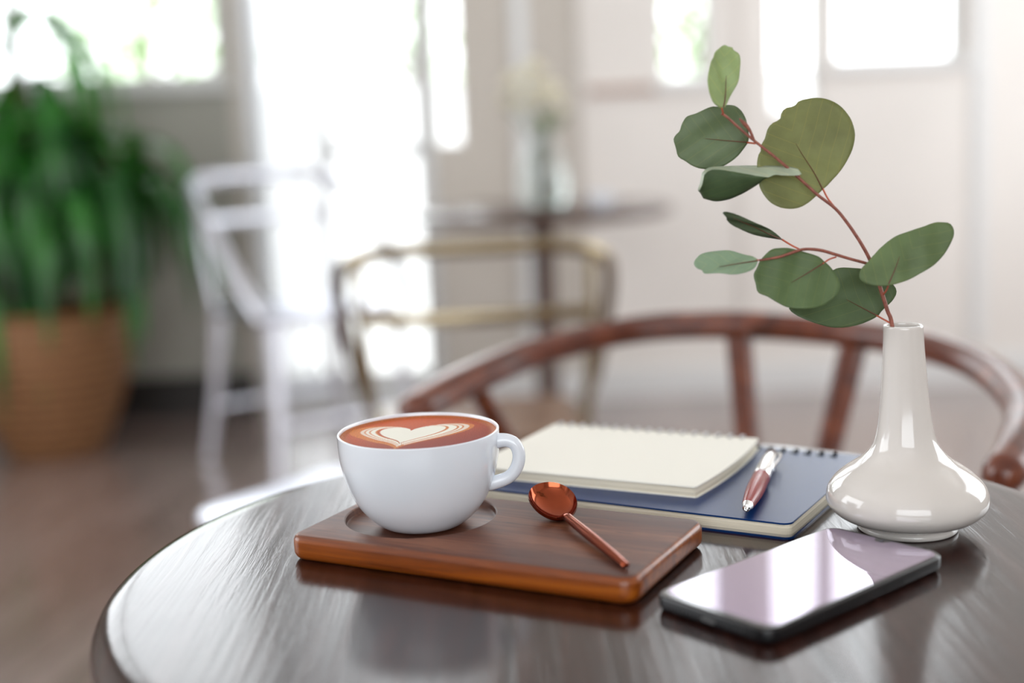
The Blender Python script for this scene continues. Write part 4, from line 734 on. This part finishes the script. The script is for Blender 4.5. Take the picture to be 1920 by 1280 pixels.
for key in ('L1', 'L2', 'L3', 'L4', 'L5', 'L6', 'L7', 'L8', 'L9'):
    d = TW[key]; O_ = [MMV(p) for p in d['o']]; nO = len(O_)
    cen = sum(O_, Vector())/nO
    base = MMV(d['pet'][0]); ax = (cen-base); ln_ = 2*ax.length; ax.normalize()
    nrm = Vector()
    for i in range(nO): nrm += (O_[i]-cen).cross(O_[(i+1) % nO]-cen)
    nrm.normalize()
    if nrm.y > 0: nrm.negate()           # towards the viewer side
    sdv = ax.cross(nrm).normalized(); half = max(abs((p-cen).dot(sdv)) for p in O_)
    if key == 'L4':                      # leaf folded along its length: pale upper half lies back, lower half hangs
        bm = B(); uvl = bm.loops.layers.uv.new('leaf')
        a, b = MMV(d['o'][0]), None
        top = O_[:19]; # rebuilt below from the crease
        import itertools
        xs = [p.x for p in O_]; xl, xh = min(xs), max(xs)
        zc = lambda x: None
        cr0 = min(O_, key=lambda p: (p-MMV(d['o'][0])).length); cr1 = max(O_, key=lambda p: p.x)
        def split(x):
            zz = []
            for i in range(nO):
                p, q = O_[i], O_[(i+1) % nO]
                if (p.x-x)*(q.x-x) <= 0 and abs(p.x-q.x) > 1e-9: zz.append(p.z+(q.z-p.z)*(x-p.x)/(q.x-p.x))
            return (max(zz), min(zz)) if len(zz) >= 2 else (cr0.z, cr0.z)
        n1 = 40; rows = []
        for i in range(n1+1):
            t_ = i/n1; x = xl+(xh-xl)*(.0005+.999*t_); hi_, lo_ = split(x)
            zx = hi_-.0008-.0058*sstep(.05, .75, t_) if hi_-lo_ > .001 else (hi_+lo_)/2
            zx = max(zx, lo_)
            yb = -.009+.004*t_
            row = []
            for j in range(5): s_ = j/4; row.append(bm.verts.new((x, yb+.012*(1-s_)*math.sin(PI*min(1, max(0, .12+.88*t_)))**.6, hi_*(1-s_)+zx*s_)))
            for j in range(1, 7): s_ = j/6; row.append(bm.verts.new((x, yb+.006*s_*s_, zx*(1-s_)+lo_*s_)))
            rows.append(row)
        for a, b in zip(rows, rows[1:]):
            for j in range(len(a)-1):
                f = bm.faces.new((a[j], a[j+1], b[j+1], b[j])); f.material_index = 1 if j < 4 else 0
                for lp in f.loops: lp[uvl].uv = (lp.vert.co.x/(xh-xl)*-1, (lp.vert.co.z-zx)/.02)
        bmesh.ops.remove_doubles(bm, verts=bm.verts, dist=1e-6)
    else:
        bm = B(); uvl = bm.loops.layers.uv.new('leaf'); nr_ = 14; rings = []
        c0 = bm.verts.new(cen+nrm*0)
        def bend(p, q):
            s_ = (p-cen).dot(sdv)/half; t_ = (p-base).dot(ax)/ln_
            return p - nrm*BOW[key]*(1-min(1, q*q))*.0 + nrm*BOW[key]*(abs(s_)**1.5*.9 - .35 + .5*(t_-.5)**2*2) + nrm*.0007*math.sin(9*t_+5*s_)
        c0.co = bend(cen, 0)
        for i in range(1, nr_+1):
            q = i/nr_; rings.append([bm.verts.new(bend(cen+(p-cen)*q, q)) for p in O_])
        fs = [bm.faces.new((c0, rings[0][i], rings[0][(i+1) % nO])) for i in range(nO)]
        for a, b in zip(rings, rings[1:]):
            fs += [bm.faces.new((a[i], b[i], b[(i+1) % nO], a[(i+1) % nO])) for i in range(nO)]
        for f in fs:
            for lp in f.loops: lp[uvl].uv = ((lp.vert.co-base).dot(ax)/ln_, (lp.vert.co-cen).dot(sdv)/ln_)
    lf = link('leaf', bm, [LM[key], LM['top']] if key == 'L4' else LM[key], tw, autosmooth=80)
    so_ = lf.modifiers.new('thickness', 'SOLIDIFY'); so_.thickness = .00035; so_.offset = 0
    bm = B(); tube(bm, [MMV(p) for p in d['pet']], .00055, 8, k=4); link('petiole', bm, M_pet, lf)
    if d['mid']:
        P = [MMV(p) for p in d['mid']]
        P2 = smooth_prof([tuple(p) for p in P], 6)
        P2 = [bend(Vector(p), .5)+nrm*.0002 for p in P2]
        bm = B(); m_ = len(P2); tube(bm, P2, [.00042*(1-.75*i/(m_-1)) for i in range(m_)], 6, smoothp=False); link('midrib', bm, M_rib, lf)
# ---------------------------------------------------------------- curved wooden armchair behind the table
M_cw = wood('reddish_brown_chair_wood', [(.28, lin((58, 22, 9))), (.5, lin((94, 40, 18))), (.72, lin((126, 64, 34)))], (3, 3, 3), rough=.28, coat=.35, coat_rough=.14, nscale=9, bump=.1)
CX, CY = .165, 1.330
ca = math.atan2(-.50, .866)        # local x = sitter's side axis, local -y = facing the round table
ch = thing('wooden_armchair', 'brown wooden armchair with curved bentwood back rail facing the round table', 'chair', (CX, CY, 0), ca)
Wm = (Matrix.Translation((CX, CY, 0)) @ Matrix.Rotation(ca, 4, 'Z')).inverted()
loc = lambda x, y, z: Wm @ Vector((x, y, z))
rail = [(-.106, 1.400, .706), (-.085, 1.436, .712), (-.038, 1.4877, .724), (.025, 1.545, .736), (.124, 1.592, .748), (.215, 1.592, .754), (.330, 1.556, .752), (.432, 1.462, .747), (.478, 1.338, .740), (.468, 1.195, .729), (.430, 1.105, .716), (.400, 1.062, .704)]
rw = [.022, .027, .027, .024, .018, .0165, .0165, .018, .0205, .0215, .020, .0185]
rh = [.016, .0175, .0175, .0170, .0165, .0170, .0170, .0165, .0160, .0155, .0165, .0175]
bm = B(); tube(bm, [loc(*p) for p in rail], rw, 20, ry=rh, up=(0, 0, 1), k=8, round_ends=True); link('back_rail', bm, M_cw, ch, autosmooth=80)
def bar(P, w, h, up=(0, 0, 1), n=14, power=3.5, k=6): bm = B(); tube(bm, P, w, n, ry=h, up=up, k=k, power=power); return bm
# Y shaped back splat
for a, b in (((.272, 1.575, .742), (.272, 1.490, .44)), ((.393, 1.508, .742), (.306, 1.470, .44))):
    p, q = loc(*a), loc(*b); m_ = (p+q)/2 + Vector((0, .006, 0))
    bm = B(); tube(bm, [p, m_, q], [.0165, .0150, .0165], 14, ry=[.006, .006, .006], up=(0, 1, 0), power=4); link('back_splat', bm, M_cw, ch)
# legs
for s in (-1, 1):
    top = loc(-.046, 1.478, .720) if s < 0 else loc(.428, 1.118, .704)
    bm = B(); tube(bm, [(s*.235, .215, 0), (s*.225, .195, .25), (s*.220, .185, .45), ((top.x+s*.222)/2, (top.y+.16)/2, .60), tuple(top)], [.013, .016, .017, .015, .011], 14, k=6); link('back_leg', bm, M_cw, ch)
    bm = B(); tube(bm, [(s*.255, -.205, 0), (s*.245, -.195, .25), (s*.240, -.190, .452)], [.012, .016, .017], 14); link('front_leg', bm, M_cw, ch)
    link('side_stretcher', bar([(s*.248, -.19, .24), (s*.226, .19, .28)], .009, .012), M_cw, ch)
    link('seat_rail', bar([(s*.240, -.19, .425), (s*.221, .185, .425)], .011, .020), M_cw, ch)
link('seat_rail', bar([(-.24, -.19, .425), (.24, -.19, .425)], .011, .020), M_cw, ch)
link('seat_rail', bar([(-.221, .185, .425), (.221, .185, .425)], .011, .020), M_cw, ch)
link('front_stretcher', bar([(-.245, -.192, .30), (.245, -.192, .30)], .009, .013), M_cw, ch)
M_cord = mat('paper_cord', lin((190, 164, 120)), .8); n = N(M_cord)
wvv = n.new('ShaderNodeTexWave'); wvv.inputs['Scale'].default_value = 60; n.ln(n.coords(), wvv.inputs['Vector']); n.ln(n.ramp(wvv.outputs['Fac'], [(.1, lin((130, 104, 70))), (.6, lin((196, 170, 126)))]), n.b.inputs['Base Color']); n.bump(wvv.outputs['Fac'], .5, .002)
bm = B(); st = stack(bm, [(-.228, -.180), (.228, -.180), (.210, .175), (-.210, .175)], [(.418, .0), (.442, .0), (.449, .010), (.444, .09)]); link('woven_seat', bm, M_cord, ch)

# ---------------------------------------------------------------- metal armchairs
M_galv = mat('pale_galvanised_metal', lin((228, 230, 240)), .3, 1.0)
M_brass = mat('bronze_tinted_metal', lin((150, 136, 110)), .24, 1.0)
M_seatw = wood('brown_seat_wood', [(.3, lin((96, 62, 40))), (.7, lin((140, 100, 66)))], (1, 8, 8), rough=.35, coat=.3)
def metal_chair(name, label, x, y, a, M, Ms, sc=1.0, group=None, tr=.0135):
    t = thing(name, label, 'chair', (x, y, 0), a, group)
    q = lambda P: [tuple(c*sc for c in p) for p in P]
    hoop = [(-.225, -.200, .445), (-.240, -.120, .520), (-.250, .020, .660), (-.247, .110, .735), (-.225, .185, .782), (-.140, .232, .806), (0, .240, .808), (.140, .232, .806), (.225, .185, .782), (.247, .110, .735), (.250, .020, .660), (.240, -.120, .520), (.225, -.200, .445)]
    bm = B(); tube(bm, q(hoop), tr*sc, 14, k=6); link('arm_and_back_tube', bm, M, t, autosmooth=80)
    for s in (-1, 1):
        bm = B(); tube(bm, q([(s*.185, .190, .44), (s*.200, .215, .62), (s*.205, .210, .785)]), .009*sc, 10); link('back_upright', bm, M, t)
        for fy, fr in ((-1, 'front_leg'), (1, 'back_leg')):
            bm = B(); tube(bm, q([(s*.180, fy*.180, .44), (s*.195, fy*.198, .22), (s*.225, fy*.225, .003)]), [.026*sc, .020*sc, .013*sc], 12, ry=[.016*sc, .013*sc, .010*sc], power=3, smoothp=False); link(fr, bm, M, t)
    bm = B(); tube(bm, q([(-.204, .214, .685), (0, .236, .685), (.204, .214, .685)]), .005*sc, 10, ry=.013*sc, up=(0, 0, 1), power=4); link('back_slat', bm, M, t)
    bm = B(); stack(bm, rrect(-.205*sc, .205*sc, -.205*sc, .205*sc, .05*sc, 6), bevel_levels(.425*sc, .444*sc, .006)); link('seat_pan', bm, M, t)
    bm = B(); stack(bm, rrect(-.188*sc, .188*sc, -.188*sc, .188*sc, .04*sc, 6), bevel_levels(.4445*sc, .456*sc, .004)); link('seat', bm, Ms, t)
    for zz in (.16,):
        for P in (((-.195, -.205, zz), (.195, -.205, zz)), ((-.195, .205, zz), (.195, .205, zz))):
            bm = B(); tube(bm, q(P), .005*sc, 8, ry=.010*sc, smoothp=False); link('leg_brace', bm, M, t)
    return t
metal_chair('metal_armchair', 'bronze toned metal armchair with brown seat, its back towards the round table', -.066, 2.50, PI+math.radians(2), M_brass, M_seatw, .985, 'metal armchairs around the far table')
metal_chair('metal_armchair', 'pale silver metal armchair standing sideways by the glazed door', -.62, 4.0, math.radians(36), M_galv, M_galv, 1.08, 'metal armchairs around the far table', .019)

# low metal stool between the round table and the chairs
stl = thing('metal_stool', 'low shiny metal stool just behind the left of the round table', 'stool', (-.262, 1.915, 0), math.radians(53))
bm = B(); stack(bm, rrect(-.16, .16, -.16, .16, .035, 6), bevel_levels(.438, .462, .008)); link('seat', bm, M_galv, stl)
for sx in (-1, 1):
    for sy in (-1, 1):
        bm = B(); tube(bm, [(sx*.135, sy*.135, .438), (sx*.15, sy*.15, .2), (sx*.172, sy*.172, .003)], [.024, .018, .012], 12, ry=[.014, .012, .010], power=3, smoothp=False); link('leg', bm, M_galv, stl)
for P in (((-.15, -.155, .2), (.15, -.155, .2)), ((-.15, .155, .2), (.15, .155, .2))):
    bm = B(); tube(bm, P, .005, 8, ry=.01, smoothp=False); link('leg_brace', bm, M_galv, stl)

# ---------------------------------------------------------------- far table with flowers
M_t2 = wood('far_table_dark_wood', [(.3, lin((62, 42, 34))), (.7, lin((92, 66, 54)))], (2, 10, 2), rough=.3, coat=.3)
FX, FY = .105, 3.96
t2 = thing('round_table', 'far round table with dark top carrying the glass flower vase', 'table', (FX, FY, 0))
bm = B(); lathe(bm, [(0, .722), (.37, .722), (.383, .728), (.387, .736), (.383, .745), (.375, .75), (0, .75)], 96); link('tabletop', bm, M_t2, t2)
bm = B(); lathe(bm, [(0, .02), (.05, .02), (.04, .06), (.034, .1), (.034, .68), (.06, .70), (.10, .721), (0, .721)], 32); link('pedestal', bm, M_t2, t2)
bm = B(); lathe(bm, [(0, 0), (.24, 0), (.245, .01), (.235, .022), (.05, .03), (0, .03)], 48); link('base', bm, M_t2, t2)
# glass bottle vase
M_gl = mat('clear_glass', (.93, .97, .96), .02, trans=1.0, ior=1.45)
gv = thing('glass_vase', 'rounded clear glass vase on the far table holding cream flowers', 'vase', (.112, 3.86, .75))
go = smooth_prof([(0, .0), (.050, .0), (.062, .006), (.068, .035), (.070, .080), (.066, .125), (.050, .165), (.034, .190), (.030, .215), (.035, .235)], 5)
gi = smooth_prof([(.0325, .235), (.0275, .215), (.031, .190), (.047, .163), (.063, .125), (.067, .080), (.065, .036), (.058, .010), (0, .008)], 5)
bm = B(); lathe(bm, go+gi, 48); link('vase_body', bm, M_gl, gv, autosmooth=80)
bm = B(); lathe(bm, [(0, .0085), (.057, .0105), (.0645, .036), (.0662, .080), (.0640, .110), (0, .110)], 48); link('water', bm, mat('water', (.96, .98, .98), .0, trans=1.0, ior=1.33), gv, autosmooth=60)
bq = thing('flower_bouquet', 'cream white flowers with green leaves in the far glass vase', 'flowers', (.112, 3.86, .75))
M_pt = mat('cream_petals', lin((250, 245, 226)), .6, sss=.2); M_gs = mat('green_flower_stems', lin((96, 130, 70)), .5); M_fl = leaf_mat('bouquet_leaves', lin((110, 142, 74)))
rnd = random.Random(5)
heads = [(-.075, 0, .37, .040), (-.02, .03, .40, .042), (-.055, -.035, .31, .034), (.00, -.03, .335, .042), (.035, .03, .34, .036), (.050, -.01, .295, .030), (-.10, .02, .315, .028), (-.02, .06, .33, .03)]
for hx, hy, hz, hr in [(a, b, c, d*1.25) for a, b, c, d in heads]:
    bm = B(); tube(bm, [(hx*.1, hy*.1, .02), (hx*.3, hy*.3, .2), (hx, hy, hz-hr*.5)], .0022, 6); link('flower_stem', bm, M_gs, bq)
    bm = B()
    for ring_, (cnt, rad, up_) in enumerate(((5, .35, .75), (7, .65, .45), (9, .95, .05))):
        for k in range(cnt):
            a = 2*PI*k/cnt+ring_*.5+rnd.random()*.3; d = Vector((math.cos(a), math.sin(a), 0)); s_ = Vector((-d.y, d.x, 0)); c0 = Vector((hx, hy, hz-hr*.35))
            w = hr*.45; g = [[None]*4 for _ in range(5)]
            for i in range(5):
                for j in range(4):
                    t_ = i/4; u_ = (j/3-.5)*2; ww = w*math.sin(PI*(.12+.78*t_))
                    g[i][j] = bm.verts.new(c0+d*hr*rad*t_+s_*u_*ww+Vector((0, 0, hr*(up_*t_+.35*math.sin(PI*t_*.9)*(1-rad*.4)-.10*u_*u_))))
            for i in range(4):
                for j in range(3): bm.faces.new((g[i][j], g[i+1][j], g[i+1][j+1], g[i][j+1]))
    bmesh.ops.scale(bm, vec=(1, 1, 1), verts=bm.verts)
    link('flower_head', bm, M_pt, bq)
for lx_, ly_, lz_, an in ((.05, -.03, .25, .2), (.03, .02, .26, 1.5), (-.06, -.03, .27, 3.2), (.075, .01, .28, -.4)):
    bm = B(); d = Vector((math.cos(an)*.5, math.sin(an)*.5, .6)).normalized(); s_ = Vector((-d.y, d.x, 0)).normalized(); rows = []
    for i in range(7):
        t_ = i/6; w = .018*math.sin(PI*(.05+.9*t_)); c_ = Vector((lx_*.4, ly_*.4, .22))+d*.09*t_+Vector((0, 0, -.02*t_*t_))
        rows.append([bm.verts.new(c_-s_*w), bm.verts.new(c_+Vector((0, 0, -.002))), bm.verts.new(c_+s_*w)])
    for a, b in zip(rows, rows[1:]):
        for j in range(2): bm.faces.new((a[j], a[j+1], b[j+1], b[j]))
    link('leaf', bm, M_fl, bq)
# small white cup on the far table
wc = thing('white_cup', 'small white cup on the far table right of the glass vase', 'cup', (.262, 3.74, .75))
bm = B(); lathe(bm, smooth_prof([(0, .0), (.016, .0), (.018, .002), (.026, .012), (.031, .03), (.033, .045), (.0315, .046), (.029, .03), (.024, .014), (0, .006)], 4), 32); link('cup_body', bm, M_cer, wc)
bm = B(); tube(bm, [(.030, 0, .038), (.044, 0, .036), (.044, 0, .020), (.028, 0, .014)], .003, 8); link('handle', bm, M_cer, wc)

# ---------------------------------------------------------------- potted palm in a basket
M_bas = mat('woven_basket_fibre', lin((150, 104, 62)), .6, coat=.12, coat_rough=.3); n = N(M_bas)
vb_ = n.coords((1, 1, 1)); wv_ = n.new('ShaderNodeTexWave'); wv_.bands_direction = 'Z'; wv_.inputs['Scale'].default_value = 9; wv_.inputs['Distortion'].default_value = 2; n.ln(vb_, wv_.inputs['Vector'])
f_ = n.noise(vb_, 40, 3); c1 = n.ramp(wv_.outputs['Fac'], [(.1, lin((92, 56, 30))), (.8, lin((160, 112, 70)))])
n.ln(n.mixc(.25, c1, n.ramp(f_, [(.3, lin((90, 56, 32))), (.7, lin((196, 150, 104)))])), n.b.inputs['Base Color']); n.bump(wv_.outputs['Fac'], .6, .01)
PX, PY = -1.50, 4.26
pp_ = thing('potted_palm', 'leafy green palm with drooping leaves in a brown woven basket', 'plant', (PX, PY, 0))
bm = B(); lathe(bm, smooth_prof([(0, 0), (.13, 0), (.15, .01), (.19, .09), (.24, .22), (.270, .33), (.278, .42), (.270, .458), (.277, .472), (.266, .48), (.256, .465), (.262, .42), (.262, .40)], 4), 64); link('basket', bm, M_bas, pp_)
for s in (-1, 1):
    bm = B(); tube(bm, [(s*.270, -.05, .44), (s*.315, -.04, .50), (s*.322, 0, .53), (s*.315, .04, .50), (s*.270, .05, .44)], .009, 8); link('basket_handle', bm, M_bas, pp_)
M_soil = plaster('dark_soil', lin((44, 34, 28)), .95, .4)
bm = B(); lathe(bm, [(0, .40), (.15, .405), (.260, .398), (.256, .36), (0, .36)], 48); link('soil', bm, M_soil, pp_)
M_trk = wood('palm_cane_bark', [(.3, lin((70, 52, 42))), (.7, lin((112, 88, 70)))], (8, 8, 2), rough=.8)
def palm_leaf_mat(name, c0, c1):
    m = mat(name, c0, .30, coat=.25, coat_rough=.2); n = N(m)
    f = n.noise(n.coords((1, 1, 1)), 4.5, 2); col = n.ramp(f, [(.38, c0), (.62, c1)]); n.ln(col, n.b.inputs['Base Color'])
    tl = n.new('ShaderNodeBsdfTranslucent'); n.ln(n.mixc(.5, col, (.15, .55, .04)), tl.inputs[0])
    mx = n.new('ShaderNodeMixShader'); mx.inputs[0].default_value = .35
    out = n.t.nodes['Material Output']; n.ln(n.b.outputs[0], mx.inputs[1]); n.ln(tl.outputs[0], mx.inputs[2]); n.ln(mx.outputs[0], out.inputs[0])
    return m
M_pl = palm_leaf_mat('palm_leaves', lin((18, 70, 32)), lin((64, 140, 56)))
rnd = random.Random(11)
canes = [(-.02, .02, 1.36), (-.26, -.04, 1.18), (-.10, .06, 1.04), (.06, -.06, .94), (.00, .05, 1.16), (.26, .02, 1.02), (-.14, -.08, .86)]
for cx_, cy_, cz_ in canes:
    bm = B(); tube(bm, [(cx_*.5, cy_*.5, .38), (cx_*.8, cy_*.8, .7), (cx_, cy_, cz_)], [.016, .013, .010], 8); link('cane', bm, M_trk, pp_)
for ci, (cx_, cy_, cz_) in enumerate(canes):
    bm = B()
    for k in range(28 if cz_ < 1.17 else 15):
        a = 2*PI*k/28*3.3+rnd.random(); up0 = rnd.uniform(.1, .95); Lf = rnd.uniform(.46, .72); wd = rnd.uniform(.020, .038)
        d = Vector((math.cos(a), math.sin(a), 0)); s_ = Vector((-d.y, d.x, 0)); p = Vector((cx_, cy_, cz_-rnd.uniform(0, .22)))
        el = up0; rows = []; n_s = 12; st_ = Lf/n_s; drop = rnd.uniform(.24, .38)
        for i in range(n_s+1):
            t_ = i/n_s; w = wd*min(1, t_*5+.25)*(1-t_**3)+.0008
            nn = Vector((0, 0, 1))*math.cos(el)-d*math.sin(el)
            rows.append([bm.verts.new(p-s_*w+nn*w*.35), bm.verts.new(p), bm.verts.new(p+s_*w+nn*w*.35)])
            p = p+(d*math.cos(el)+Vector((0, 0, 1))*math.sin(el))*st_; el = max(-1.50, el-drop)
            # stay clear of the wall behind
            if PY+p.y > YB-.05: p.y = YB-.05-PY
        for x_, y_ in zip(rows, rows[1:]):
            for j in range(2): bm.faces.new((x_[j], x_[j+1], y_[j+1], y_[j]))
    link('leaf_crown', bm, M_pl, pp_)
